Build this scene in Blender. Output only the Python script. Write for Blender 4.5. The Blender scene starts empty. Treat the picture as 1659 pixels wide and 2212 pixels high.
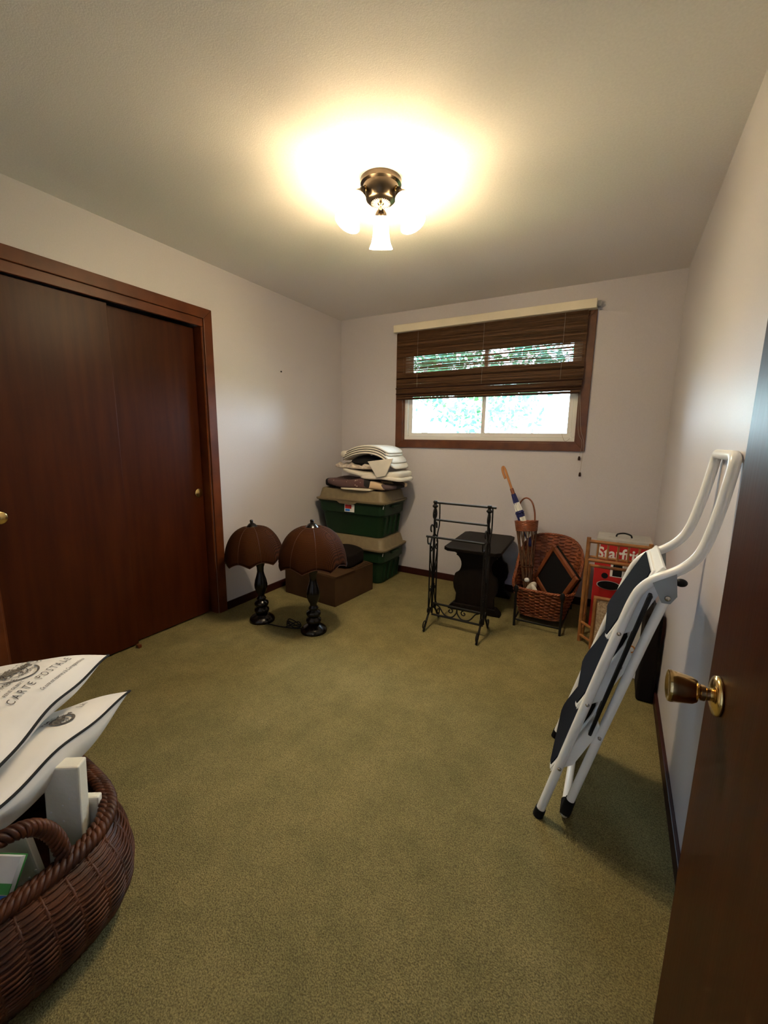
import bpy, math, random
from mathutils import Vector, Matrix
PI = math.pi
random.seed(7)
scene = bpy.context.scene
col = scene.collection

# ------------------------------------------------------------------ camera
W, D, H = 2.791, 3.565, 2.44            # room: left wall x=0, right wall x=W, back wall y=D
F_PX, YAW, PITCH, ROLL = 895.6, -0.5108, 0.1743, 0.0134
CAM = Vector((2.509, 0.0, 1.303))
fw = Vector((math.sin(YAW)*math.cos(PITCH), math.cos(YAW)*math.cos(PITCH), -math.sin(PITCH)))
rt0 = Vector((math.cos(YAW), -math.sin(YAW), 0)); up0 = rt0.cross(fw)
rt = math.cos(ROLL)*rt0 + math.sin(ROLL)*up0
up = -math.sin(ROLL)*rt0 + math.cos(ROLL)*up0
cd = bpy.data.cameras.new('camera'); cam = bpy.data.objects.new('camera', cd); col.objects.link(cam)
cd.sensor_fit = 'HORIZONTAL'; cd.sensor_width = 36.0; cd.lens = F_PX/1659*36.0; cd.clip_start = 0.02
M = Matrix(((rt.x, up.x, -fw.x, CAM.x), (rt.y, up.y, -fw.y, CAM.y), (rt.z, up.z, -fw.z, CAM.z), (0, 0, 0, 1)))
cam.matrix_world = M
scene.camera = cam

# ------------------------------------------------------------------ world, exposure
vs = scene.view_settings
vs.view_transform = 'Standard'; vs.look = 'None'; vs.gamma = 1.0; vs.use_curve_mapping = False
vs.exposure = 0.58
SKY = 24.0
LAMP = 52.0
wd = bpy.data.worlds.new('sky'); scene.world = wd; wd.use_nodes = True
nt = wd.node_tree; nt.nodes.clear()
wo = nt.nodes.new('ShaderNodeOutputWorld'); bg = nt.nodes.new('ShaderNodeBackground')
tc = nt.nodes.new('ShaderNodeTexCoord'); nz = nt.nodes.new('ShaderNodeTexNoise'); rp = nt.nodes.new('ShaderNodeValToRGB')
nz.inputs['Scale'].default_value = 3.0; nz.inputs['Detail'].default_value = 6.0
rp.color_ramp.elements[0].position = .30; rp.color_ramp.elements[0].color = (.32, .62, 1.0, 1)
rp.color_ramp.elements[1].position = .50; rp.color_ramp.elements[1].color = (.68, .85, 1.0, 1)
nt.links.new(tc.outputs['Generated'], nz.inputs['Vector']); nt.links.new(nz.outputs['Fac'], rp.inputs['Fac'])
nt.links.new(rp.outputs['Color'], bg.inputs['Color']); bg.inputs['Strength'].default_value = SKY
nt.links.new(bg.outputs[0], wo.inputs[0])
# daylight portal in the window opening (guides the sky light, gives off none itself)
pl = bpy.data.lights.new('window_portal', 'AREA'); pl.shape = 'RECTANGLE'; pl.size = 1.5; pl.size_y = .9
pl.cycles.is_portal = True
po = bpy.data.objects.new('window_portal', pl); col.objects.link(po)
po.location = (1.46, D+.14, 1.74); po.rotation_euler = (-PI/2, 0, 0)

# ------------------------------------------------------------------ materials
MATS = {}
def mat(name, color, rough=.6, metal=0., var=0., scale=8., stretch=(1, 1, 1), bump=0., bscale=None, spec=.5, color2=None, detail=4., emit=None, estr=0., coat=0., thr=(.3, .7)):
    if name in MATS: return MATS[name]
    m = bpy.data.materials.new(name); m.use_nodes = True
    n = m.node_tree.nodes; l = m.node_tree.links
    b = n['Principled BSDF']
    b.inputs['Roughness'].default_value = rough; b.inputs['Metallic'].default_value = metal
    b.inputs['Specular IOR Level'].default_value = spec
    if coat: b.inputs['Coat Weight'].default_value = coat; b.inputs['Coat Roughness'].default_value = .2
    c4 = (*color, 1)
    b.inputs['Base Color'].default_value = c4
    if var or color2 or bump:
        t = n.new('ShaderNodeTexCoord'); mp = n.new('ShaderNodeMapping'); mp.inputs['Scale'].default_value = stretch
        l.new(t.outputs['Object'], mp.inputs['Vector'])
    if var or color2:
        z = n.new('ShaderNodeTexNoise'); z.inputs['Scale'].default_value = scale; z.inputs['Detail'].default_value = detail
        r = n.new('ShaderNodeValToRGB'); r.color_ramp.elements[0].position = thr[0]; r.color_ramp.elements[1].position = thr[1]
        ca = tuple(max(0, x*(1-var)) for x in color) if not color2 else color
        cb = tuple(min(1, x*(1+var)) for x in color) if not color2 else color2
        r.color_ramp.elements[0].color = (*ca, 1); r.color_ramp.elements[1].color = (*cb, 1)
        l.new(mp.outputs['Vector'], z.inputs['Vector']); l.new(z.outputs['Fac'], r.inputs['Fac']); l.new(r.outputs['Color'], b.inputs['Base Color'])
    if bump:
        z2 = n.new('ShaderNodeTexNoise'); z2.inputs['Scale'].default_value = bscale or scale; z2.inputs['Detail'].default_value = 3
        bp = n.new('ShaderNodeBump'); bp.inputs['Strength'].default_value = bump; bp.inputs['Distance'].default_value = .01
        l.new(mp.outputs['Vector'], z2.inputs['Vector']); l.new(z2.outputs['Fac'], bp.inputs['Height']); l.new(bp.outputs['Normal'], b.inputs['Normal'])
    if emit: b.inputs['Emission Color'].default_value = (*emit, 1); b.inputs['Emission Strength'].default_value = estr
    MATS[name] = m
    return m
def nodes_of(m): return m.node_tree.nodes, m.node_tree.links, m.node_tree.nodes['Principled BSDF']

WALL = mat('satin_lavender_paint', (.57, .545, .575), .36, var=.03, scale=160, bump=.06, bscale=220, spec=.35)
CEIL = mat('ceiling_paint', (.82, .785, .765), .85, var=.04, scale=120, bump=.1, bscale=200, spec=.1)
CARPET = mat('olive_carpet', (.17, .135, .05), .95, spec=.1)
n, l, b = nodes_of(CARPET)
t = n.new('ShaderNodeTexCoord'); z1 = n.new('ShaderNodeTexNoise'); z1.inputs['Scale'].default_value = 5; z1.inputs['Detail'].default_value = 5; z1.inputs['Roughness'].default_value = .7
z2 = n.new('ShaderNodeTexNoise'); z2.inputs['Scale'].default_value = 260; z2.inputs['Detail'].default_value = 2
r1 = n.new('ShaderNodeValToRGB'); r1.color_ramp.elements[0].position = .3; r1.color_ramp.elements[1].position = .72
r1.color_ramp.elements[0].color = (.150, .130, .054, 1); r1.color_ramp.elements[1].color = (.228, .187, .080, 1)
r2 = n.new('ShaderNodeValToRGB'); r2.color_ramp.elements[0].position = .3; r2.color_ramp.elements[1].position = .7
r2.color_ramp.elements[0].color = (.5, .5, .5, 1); r2.color_ramp.elements[1].color = (1.35, 1.35, 1.35, 1)
mx = n.new('ShaderNodeMixRGB'); mx.blend_type = 'MULTIPLY'; mx.inputs[0].default_value = 1
for q in (z1, z2): l.new(t.outputs['Object'], q.inputs['Vector'])
l.new(z1.outputs['Fac'], r1.inputs['Fac']); l.new(z2.outputs['Fac'], r2.inputs['Fac'])
l.new(r1.outputs['Color'], mx.inputs[1]); l.new(r2.outputs['Color'], mx.inputs[2]); l.new(mx.outputs[0], b.inputs['Base Color'])
bp = n.new('ShaderNodeBump'); bp.inputs['Strength'].default_value = .6; bp.inputs['Distance'].default_value = .006
l.new(z2.outputs['Fac'], bp.inputs['Height']); l.new(bp.outputs['Normal'], b.inputs['Normal'])

DOORW = mat('mahogany_veneer', (.050, .0105, .0021), .38, spec=.14, color2=(.028, .0055, .0012), scale=6, stretch=(4, 4, .35), detail=8, bump=.03, bscale=30)
TRIMW = mat('red_brown_trim', (.115, .029, .0075), .38, spec=.25, color2=(.072, .017, .0045), scale=10, stretch=(1, 1, 1), detail=6)
BASEW = mat('dark_baseboard', (.030, .007, .005), .45, var=.2, scale=8, spec=.2)
WINW = mat('window_casing_wood', (.130, .040, .011), .38, color2=(.075, .021, .006), scale=14)
VINYL = mat('white_vinyl', (.78, .78, .76), .4)
IVORY = mat('ivory_valance', (.78, .72, .58), .5, var=.04)
GLASS = bpy.data.materials.new('window_glass'); GLASS.use_nodes = True
n = GLASS.node_tree.nodes; l = GLASS.node_tree.links; n.clear()
o_ = n.new('ShaderNodeOutputMaterial'); tr = n.new('ShaderNodeBsdfTransparent'); gl = n.new('ShaderNodeBsdfGlossy'); fr = n.new('ShaderNodeFresnel'); mi = n.new('ShaderNodeMixShader')
tr.inputs[0].default_value = (.96, .98, .97, 1); gl.inputs['Roughness'].default_value = .01; fr.inputs[0].default_value = 1.45
l.new(fr.outputs[0], mi.inputs[0]); l.new(tr.outputs[0], mi.inputs[1]); l.new(gl.outputs[0], mi.inputs[2]); l.new(mi.outputs[0], o_.inputs[0])
REED = mat('brown_reed', (.16, .064, .015), .65, color2=(.05, .018, .0045), scale=16, stretch=(.6, 1, 14), detail=8)
CORD = mat('cord_string', (.35, .30, .24), .8)
TASSEL = mat('tassel_wood', (.03, .010, .005), .5, spec=.2)
BRASS = mat('aged_brass', (.50, .35, .17), .13, metal=1, var=.1, scale=20)
GOLD = mat('polished_brass', (.85, .60, .24), .18, metal=1)
BRONZE = mat('antique_bronze', (.075, .058, .042), .28, metal=1, var=.15, scale=12)
SHADE = mat('lit_frosted_glass', (.9, .85, .75), .4, emit=(1.0, .75, .42), estr=LAMP)
BULB = mat('lit_bulb', (.9, .88, .8), .4, emit=(1.0, .84, .63), estr=LAMP*15)
BLACKW = mat('black_turned_wood', (.004, .0025, .002), .22, spec=.4)
CANE = mat('brown_cane', (.085, .028, .009), .8, spec=.05)
n, l, b = nodes_of(CANE)
t = n.new('ShaderNodeTexCoord'); w1 = n.new('ShaderNodeTexWave'); w1.bands_direction = 'Z'; w1.inputs['Scale'].default_value = 60
w2 = n.new('ShaderNodeTexWave'); w2.bands_direction = 'X'; w2.inputs['Scale'].default_value = 60
ad = n.new('ShaderNodeMath'); ad.operation = 'MULTIPLY'; rr = n.new('ShaderNodeValToRGB')
rr.color_ramp.elements[0].color = (.012, .004, .0015, 1); rr.color_ramp.elements[1].color = (.070, .021, .005, 1)
l.new(t.outputs['Object'], w1.inputs['Vector']); l.new(t.outputs['Object'], w2.inputs['Vector'])
l.new(w1.outputs['Fac'], ad.inputs[0]); l.new(w2.outputs['Fac'], ad.inputs[1]); l.new(ad.outputs[0], rr.inputs['Fac']); l.new(rr.outputs['Color'], b.inputs['Base Color'])
RIBM = mat('cane_rib', (.034, .010, .003), .55, spec=.2)
BLACKP = mat('black_plastic', (.005, .005, .006), .5, spec=.2)
RUBBER = mat('black_rubber', (.006, .006, .007), .8, spec=.15)
TUBG = mat('dark_green_plastic', (.008, .027, .011), .5, var=.15, scale=5, spec=.25)
TUBT = mat('tan_plastic', (.17, .132, .072), .55, var=.1, scale=30, bump=.05, bscale=90)
CARD = mat('brown_cardboard', (.050, .026, .012), .9, var=.25, scale=4, spec=.1)
BLACKC = mat('black_cloth', (.006, .006, .007), .9)
DARKBAG = mat('dark_fabric', (.007, .005, .0045), .9, spec=.1)
LINEN = mat('white_cotton', (.72, .68, .60), .9, var=.05, scale=12, bump=.15, bscale=40)
LINEN2 = mat('cream_cotton', (.66, .58, .47), .9, var=.1, scale=10, bump=.3, bscale=30)
LACE = mat('lace_cotton', (.60, .52, .44), .9, var=.3, scale=40, bump=.8, bscale=50)
PIPE = mat('dark_hem', (.05, .05, .06), .8)
IRON = mat('black_iron', (.004, .0035, .003), .55, metal=0, spec=.25)
DARKT = mat('dark_stained_oak', (.008, .005, .003), .55, spec=.12, color2=(.004, .0025, .002), scale=12, stretch=(4, .6, 1))
WICK = mat('red_brown_wicker', (.30, .080, .024), .42, color2=(.12, .028, .009), scale=22)
WICKD = mat('dark_brown_wicker', (.090, .024, .0055), .5, color2=(.024, .0055, .0014), scale=18, spec=.3)
BARK = mat('bare_willow', (.15, .07, .03), .6, color2=(.06, .026, .011), scale=25)
FRAMEW = mat('brown_frame_wood', (.16, .045, .015), .4, var=.25, scale=14)
UMBW = mat('golden_wood', (.42, .18, .06), .3, var=.15, scale=10)
NAVY = mat('navy_nylon', (.008, .012, .10), .5)
WHITEN = mat('white_nylon', (.70, .70, .66), .55)
BAMB = mat('honey_bamboo', (.34, .15, .045), .32, color2=(.19, .075, .022), scale=14)
RED = mat('red_print', (.45, .012, .012), .45)
WHITEP = mat('white_print', (.85, .85, .83), .5)
BLACKPR = mat('black_print', (.006, .006, .007), .7, spec=.15)
GREYB = mat('grey_carton', (.42, .41, .40), .55, var=.1, scale=14)
WHITEC = mat('white_carton', (.72, .71, .68), .55, var=.05, scale=14)
BLUEP = mat('blue_print', (.02, .16, .62), .5)
ORANGE = mat('orange_print', (.60, .22, .04), .5)
GREENP = mat('green_print', (.05, .30, .06), .5)
MAT_ = mat('woven_mat', (.52, .40, .26), .8, color2=(.26, .17, .10), scale=120, stretch=(1, 1, 1), bump=.6, bscale=120)
WMETAL = mat('white_enamel', (.87, .89, .89), .25)
TREAD = mat('black_tread_rubber', (.006, .007, .011), .9, bump=.3, bscale=200, spec=.08)
STEEL = mat('zinc_steel', (.35, .36, .36), .35, metal=.9)
CHROME = mat('rivet_steel', (.5, .5, .5), .25, metal=1)
PILLOW = mat('pillow_cotton', (.83, .79, .73), .9, var=.05, scale=6, bump=.25, bscale=9)
INK = mat('faded_ink', (.10, .085, .07), .9, var=.4, scale=60)
SEPIA = mat('sepia_ink', (.22, .18, .14), .9, color2=(.06, .05, .04), scale=70)
FOAM = mat('white_foam', (.80, .77, .66), .8, bump=.1, bscale=80)
FELT = mat('grey_felt_bird', (.40, .36, .30), .9, var=.2, scale=30)
LEAF = mat('pale_leaf', (.025, .17, .14), .7, color2=(.10, .22, .06), scale=1.2)
TRUNK = mat('tree_bark', (.12, .09, .07), .9, var=.3, scale=12)
GRASS = mat('lawn_grass', (.12, .22, .05), .9, var=.3, scale=4)

# ------------------------------------------------------------------ mesh helpers
def world_off(o):
    v = Vector((0, 0, 0))
    while o: v += o.location; o = o.parent
    return v
class MB:
    def __init__(s): s.v = []; s.f = []
    def add(s, vs_, fs):
        k = len(s.v); s.v += [tuple(x) for x in vs_]; s.f += [tuple(i+k for i in f) for f in fs]; return s
    def box(s, c, d, rot=None):
        c = Vector(c); x, y, z = d[0]/2, d[1]/2, d[2]/2
        P = [Vector((a*x, b_*y, e*z)) for a in (-1, 1) for b_ in (-1, 1) for e in (-1, 1)]
        if rot is not None: P = [rot @ p for p in P]
        return s.add([c+p for p in P], [(0, 1, 3, 2), (4, 6, 7, 5), (0, 4, 5, 1), (2, 3, 7, 6), (0, 2, 6, 4), (1, 5, 7, 3)])
    def bb(s, a, b_): return s.box([(a[i]+b_[i])/2 for i in range(3)], [abs(b_[i]-a[i]) for i in range(3)])
    def beam(s, a, b_, w, h, upv=(0, 0, 1)):
        a = Vector(a); b_ = Vector(b_); z = (b_-a).normalized(); u = Vector(upv)
        x = u.cross(z)
        if x.length < 1e-5: x = Vector((1, 0, 0)).cross(z)
        x.normalize(); y = z.cross(x)
        return s.box((a+b_)/2, (w, h, (b_-a).length), Matrix((x, y, z)).transposed())
    def tube(s, pts, r, n=8, closed=False, caps=True):
        pts = [Vector(p) for p in pts]; N = len(pts)
        rs = r if isinstance(r, (list, tuple)) else [r]*N
        T = []
        for i in range(N):
            if closed: d = pts[(i+1) % N]-pts[i-1]
            else: d = pts[min(i+1, N-1)]-pts[max(i-1, 0)]
            T.append(d.normalized() if d.length > 1e-9 else Vector((0, 0, 1)))
        ref = Vector((0, 0, 1)) if abs(T[0].z) < .9 else Vector((1, 0, 0))
        nrm = (ref - T[0]*ref.dot(T[0])).normalized()
        V = []
        for i in range(N):
            nrm = nrm - T[i]*nrm.dot(T[i])
            if nrm.length < 1e-6: nrm = T[i].orthogonal()
            nrm.normalize(); bn = T[i].cross(nrm)
            for k in range(n):
                a = 2*PI*k/n; V.append(pts[i] + (nrm*math.cos(a)+bn*math.sin(a))*rs[i])
        Fs = []
        for i in range(N if closed else N-1):
            j = (i+1) % N
            for k in range(n):
                k2 = (k+1) % n; Fs.append((i*n+k, i*n+k2, j*n+k2, j*n+k))
        if caps and not closed:
            Fs.append(tuple(range(n-1, -1, -1))); Fs.append(tuple((N-1)*n+k for k in range(n)))
        return s.add(V, Fs)
    def lathe(s, prof, n=24, c=(0, 0, 0), mtx=None):
        V = []; Fs = []; c = Vector(c)
        for (r, z) in prof:
            for k in range(n):
                a = 2*PI*k/n; p = Vector((r*math.cos(a), r*math.sin(a), z))
                V.append(c + (mtx @ p if mtx is not None else p))
        for i in range(len(prof)-1):
            for k in range(n):
                k2 = (k+1) % n; Fs.append((i*n+k, i*n+k2, (i+1)*n+k2, (i+1)*n+k))
        if prof[0][0] > 1e-6: Fs.append(tuple(range(n-1, -1, -1)))
        if prof[-1][0] > 1e-6: Fs.append(tuple((len(prof)-1)*n+k for k in range(n)))
        return s.add(V, Fs)
    def prism(s, outl, th, fn):           # outline in 2D, fn(a,b,depth)->3D
        N = len(outl); V = [fn(a, b_, 0) for a, b_ in outl]+[fn(a, b_, th) for a, b_ in outl]
        Fs = [tuple(range(N-1, -1, -1)), tuple(range(N, 2*N))]+[(i, (i+1) % N, N+(i+1) % N, N+i) for i in range(N)]
        return s.add(V, Fs)
    def grid(s, fn, nu, nv, cu=False, cv=False):
        V = [fn(i/(nu if cu else nu-1), j/(nv if cv else nv-1)) for i in range(nu) for j in range(nv)]
        Fs = []
        for i in range(nu if cu else nu-1):
            for j in range(nv if cv else nv-1):
                i2 = (i+1) % nu; j2 = (j+1) % nv
                Fs.append((i*nv+j, i2*nv+j, i2*nv+j2, i*nv+j2))
        return s.add(V, Fs)
    def soft(s, c, d, p=5, q=.35, defo=None, nu=56, nv=18):      # cushion-like rounded slab
        c = Vector(c)
        def fn(u, v):
            a = 2*PI*u; ca, sa = math.cos(a), math.sin(a)
            k = (abs(ca)**p+abs(sa)**p)**(-1/p)
            t_ = PI*min(max(v, 1e-3), 1-1e-3); R = math.sin(t_)**q; Z = math.cos(t_); Z = -math.copysign(abs(Z)**q, Z)
            P = Vector((d[0]/2*R*k*ca, d[1]/2*R*k*sa, d[2]/2*Z))
            if defo: P = defo(P)
            return c+P
        return s.grid(fn, nu, nv, cu=True)
    def ell(s, c, r, n=16, m=10, mtx=None):
        return s.lathe([(max(math.sin(PI*i/m), 0), -math.cos(PI*i/m)) for i in range(m+1)], n, c,
                       (mtx if mtx is not None else Matrix.Identity(3)) @ Matrix.Diagonal(r))
    def build(s, name, m, parent=None, smooth=False, loc=None, bevel=0, label=None, kind=None, auto=None):
        me = bpy.data.meshes.new(name)
        if parent is not None: off = world_off(parent); oloc = Vector((0, 0, 0))
        else:
            if loc is None:
                xs = [p[0] for p in s.v]; ys = [p[1] for p in s.v]; zs = [p[2] for p in s.v]
                loc = ((min(xs)+max(xs))/2, (min(ys)+max(ys))/2, min(zs))
            off = Vector(loc); oloc = off
        me.from_pydata([(p[0]-off.x, p[1]-off.y, p[2]-off.z) for p in s.v], [], s.f)
        me.validate(); 
        if smooth: me.polygons.foreach_set('use_smooth', [True]*len(me.polygons))
        me.materials.append(m); me.update()
        o = bpy.data.objects.new(name, me); col.objects.link(o); o.location = oloc
        if parent is not None: o.parent = parent
        if smooth and auto:
            import bmesh
            bm = bmesh.new(); bm.from_mesh(me)
            for e in bm.edges:
                if len(e.link_faces) == 2 and e.calc_face_angle(0) > math.radians(auto): e.smooth = False
            bm.to_mesh(me); bm.free()
        if bevel:
            md = o.modifiers.new('bevel', 'BEVEL'); md.width = bevel; md.segments = 2; md.limit_method = 'ANGLE'; md.angle_limit = .6
        if label: o['label'] = label
        if kind: o['kind'] = kind
        return o
def tag(o, label, cat=None, group=None, kind=None):
    o['label'] = label
    if cat: o['category'] = cat
    if group: o['group'] = group
    if kind: o['kind'] = kind
    return o
def thing(name, label, cat, loc, group=None):
    o = bpy.data.objects.new(name, None); col.objects.link(o); o.location = loc; o.empty_display_size = .05
    return tag(o, label, cat, group)
def lerp(a, b_, t_): return a+(b_-a)*t_
def smoothpath(pts, k=6, closed=False):         # Catmull-Rom
    pts = [Vector(p) for p in pts]; out = []; N = len(pts)
    rng = N if closed else N-1
    for i in range(rng):
        if closed: p0, p1, p2, p3 = pts[i-1], pts[i], pts[(i+1) % N], pts[(i+2) % N]
        else: p0, p1, p2, p3 = pts[max(i-1, 0)], pts[i], pts[i+1], pts[min(i+2, N-1)]
        for j in range(k):
            t_ = j/k
            out.append(.5*((2*p1)+(p2-p0)*t_+(2*p0-5*p1+4*p2-p3)*t_*t_+(3*p1-p0-3*p2+p3)*t_**3))
    if not closed: out.append(pts[-1])
    return out
def text_mesh(txt, size, bold=0):                          # returns 2D verts, faces of the lettering
    cu = bpy.data.curves.new('lettering', 'FONT'); cu.body = txt; cu.size = size; cu.align_x = 'CENTER'; cu.align_y = 'CENTER'; cu.resolution_u = 3; cu.offset = bold
    o = bpy.data.objects.new('lettering_tmp', cu); col.objects.link(o)
    dg = bpy.context.evaluated_depsgraph_get(); me = o.evaluated_get(dg).to_mesh()
    v = [tuple(x.co) for x in me.vertices]; f = [tuple(p.vertices) for p in me.polygons]
    o.evaluated_get(dg).to_mesh_clear(); bpy.data.objects.remove(o); bpy.data.curves.remove(cu)
    return v, f
def copy_tree(o, parent=None):
    c = o.copy(); col.objects.link(c); c.parent = parent
    for ch in list(o.children): copy_tree(ch, c)
    return c

# ================================================================== ROOM SHELL
Y0 = -.08          # inner face of the entry wall
def struct(o, label, cat): return tag(o, label, cat, kind='structure')
struct(MB().bb((-.7, -1.5, -.08), (W+.1, D+.1, 0)).build('floor', CARPET), 'olive green carpet covering the bedroom floor', 'floor')
struct(MB().bb((-.1, Y0-.1, H), (W+.1, D+.1, H+.08)).build('ceiling', CEIL), 'plain grey-white painted ceiling', 'ceiling')
CY0, CY1, CZ = .735, 1.96, 2.05
m = MB(); m.bb((-.1, Y0-.1, 0), (0, CY0, H)); m.bb((-.1, CY1, 0), (0, D, H)); m.bb((-.1, CY0, CZ), (0, CY1, H))
wl = struct(m.build('wall_left', WALL), 'lavender grey wall around the sliding closet doors', 'wall')
MB().lathe([(.006, 0), (.006, .006), (.003, .008)], 8, (0, 2.70, 1.841), Matrix.Rotation(PI/2, 3, 'Y')).build('nail', BLACKP, wl)
WX0, WX1, WZ0, WZ1 = .70, 2.205, 1.29, 2.19
m = MB(); m.bb((-.1, D, 0), (WX0, D+.12, H)); m.bb((WX1, D, 0), (W+.1, D+.12, H)); m.bb((WX0, D, 0), (WX1, D+.12, WZ0)); m.bb((WX0, D, WZ1), (WX1, D+.12, H))
struct(m.build('wall_back', WALL), 'lavender grey wall with the window', 'wall')
struct(MB().bb((W, Y0-.1, 0), (W+.1, D, H)).build('wall_right', WALL), 'lavender grey wall behind the white step stool', 'wall')
DX0, DX1 = 1.80, 2.735
m = MB(); m.bb((0, Y0-.1, 0), (DX0, Y0, H)); m.bb((DX1, Y0-.1, 0), (W, Y0, H)); m.bb((DX0, Y0-.1, 2.05), (DX1, Y0, H))
struct(m.build('wall_front', WALL), 'lavender grey wall with the entry doorway', 'wall')
# hall behind the doorway
m = MB(); m.bb((1.2, -1.5, 0), (1.3, Y0-.1, H)); m.bb((3.1, -1.5, 0), (3.2, Y0-.1, H)); m.bb((1.2, -1.6, 0), (3.2, -1.5, H)); m.bb((1.2, -1.5, H), (3.2, Y0-.1, H+.08)); m.bb((W+.1, -1.5, -.08), (3.2, Y0-.1, 0))
struct(m.build('wall_hall', WALL), 'plain hallway walls outside the entry doorway', 'wall')
# closet interior
m = MB(); m.bb((-.72, CY0-.1, 0), (-.7, CY1+.1, H)); m.bb((-.7, CY0-.12, 0), (-.1, CY0-.1, H)); m.bb((-.7, CY1+.1, 0), (-.1, CY1+.12, H)); m.bb((-.7, CY0-.12, H), (-.1, CY1+.12, H+.02))
struct(m.build('wall_closet', WALL), 'dark closet interior behind the sliding doors', 'wall')
# baseboards
BH = .062
struct(MB().bb((0, CY1+.075, 0), (.014, D, BH)).build('baseboard_left', BASEW, bevel=.003), 'dark red-brown baseboard along the closet wall', 'baseboard')
struct(MB().bb((.014, D-.014, 0), (W-.014, D, BH)).build('baseboard_back', BASEW, bevel=.003), 'dark red-brown baseboard below the window', 'baseboard')
struct(MB().bb((W-.014, .05, 0), (W, D, BH)).build('baseboard_right', BASEW, bevel=.003), 'dark red-brown baseboard behind the step stool', 'baseboard')
# closet casing
t1 = bpy.data.objects.new('trim_1', None); col.objects.link(t1); t1.location = (0, (CY0+CY1)/2, 0)
struct(t1, 'red-brown wooden casing around the sliding closet doors', 'trim')
CW = .066
def yz_prism(m_, outl, x0, x1): return m_.prism(outl, x1-x0, lambda a, b_, d: Vector((x0+d, a, b_)))
yz_prism(MB(), [(CY1, 0), (CY1+CW, 0), (CY1+CW, 2.05+CW+.025), (CY1, 2.05+.025)], 0, .018).build('side_casing', TRIMW, t1, bevel=.003)
yz_prism(MB(), [(CY0-CW, 0), (CY0, 0), (CY0, 2.05+.025), (CY0-CW, 2.05+CW+.025)], 0, .018).build('side_casing', TRIMW, t1, bevel=.003)
yz_prism(MB(), [(CY0, 2.075), (CY1, 2.075), (CY1+CW, 2.075+CW), (CY0-CW, 2.075+CW)], 0, .018).build('head_casing', TRIMW, t1, bevel=.003)
MB().bb((-.012, CY0, 2.025), (.006, CY1, 2.075)).build('track_fascia', TRIMW, t1, bevel=.002)
MB().bb((-.1, CY1-.012, 0), (0, CY1, 2.03)).build('side_jamb', TRIMW, t1)
MB().bb((-.1, CY0, 0), (0, CY0+.012, 2.03)).build('side_jamb', TRIMW, t1)
MB().box((.012, 1.351, .011), (.03, .022, .022)).build('floor_guide', TRIMW, t1, bevel=.004)
def closet_door(name, x, y0, y1, py, z1, label):
    o = bpy.data.objects.new(name, None); col.objects.link(o); o.location = (x, (y0+y1)/2, .012); struct(o, label, 'door')
    MB().bb((x-.034, y0, .012), (x, y1, z1)).build('door_panel', DOORW, o, bevel=.002)
    p = MB().lathe([(.030, -.002), (.030, .003), (.026, .004), (.022, .001), (.018, -.006), (.0, -.008)], 28, (x+.0005, py, .91), Matrix.Rotation(PI/2, 3, 'Y')).build('finger_pull', BRASS, o, smooth=True)
    MB().lathe([(.030, 0), (.0315, .002), (.028, .004)], 28, (x+.001, py, .91), Matrix.Rotation(PI/2, 3, 'Y')).build('pull_rim', GOLD, p, smooth=True)
closet_door('door_2', -.022, CY0+.012, 1.371, .79, 2.018, 'sliding closet door of mahogany veneer, overlapping in front of the other one')
closet_door('door_3', -.062, 1.33, 1.935, 1.90, 2.018, 'sliding closet door of mahogany veneer on the rear track, next to the jamb by the lamps')

# open entry door with knob
EX, EY, A = 2.692, .905, math.radians(3)
tdir = Vector((math.sin(A), -math.cos(A), 0)); ndir = Vector((-math.cos(A), -math.sin(A), 0)); DWD = .93
o = bpy.data.objects.new('door_1', None); col.objects.link(o); e0 = Vector((EX, EY, 0)); o.location = e0+Vector((0, 0, .015))
struct(o, 'open mahogany flush door with brass knob standing against the wall', 'door')
Rd = Matrix((tdir, -ndir, Vector((0, 0, 1)))).transposed()
MB().box(e0+tdir*DWD/2-ndir*.0175+Vector((0, 0, 1.028)), (DWD, .035, 2.026), Rd).build('door_panel', DOORW, o, bevel=.002)
kz = .880; kp = e0+tdir*.066+Vector((0, 0, kz))
Rk = Matrix((tdir, Vector((0, 0, 1)).cross(ndir)*0+Vector((0, 0, 1)), ndir)).transposed()
MB().lathe([(.0, 0), (.033, 0), (.034, .003), (.032, .007), (.024, .010), (.015, .012)], 32, kp, Rk).build('rosette', GOLD, o, smooth=True)
MB().lathe([(.011, .008), (.011, .018), (.0135, .020), (.0135, .026), (.010, .028), (.010, .032)], 24, kp, Rk).build('knob_neck', BRASS, o, smooth=True, auto=40)
MB().lathe([(.010, .029), (.019, .031), (.0225, .037), (.0245, .048), (.0265, .062), (.0275, .069), (.0265, .0725), (.022, .0735), (.017, .0715), (.0, .0712)], 32, kp, Rk).build('knob', BRASS, o, smooth=True, auto=50)
for hz in (.25, 1.05, 1.8):
    MB().tube([e0+tdir*(DWD+.004)+ndir*.003+Vector((0, 0, hz-.045)), e0+tdir*(DWD+.004)+ndir*.003+Vector((0, 0, hz+.045))], .006, 10).build('hinge', BRASS, o)
o = bpy.data.objects.new('trim_2', None); col.objects.link(o); o.location = (DX0, Y0, 0); struct(o, 'red-brown casing and jambs of the entry doorway', 'trim')
MB().bb((DX0-.055, Y0, 0), (DX0+.01, Y0+.016, 2.10)).build('side_casing', TRIMW, o, bevel=.003)
MB().bb((DX0+.01, Y0, 2.04), (DX1, Y0+.016, 2.10)).build('head_casing', TRIMW, o, bevel=.003)
MB().bb((DX0, Y0-.1, 0), (DX0+.015, Y0, 2.05)).build('side_jamb', TRIMW, o)
MB().bb((DX1-.012, Y0-.1, 0), (DX1, Y0, 2.05)).build('side_jamb', TRIMW, o)

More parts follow.
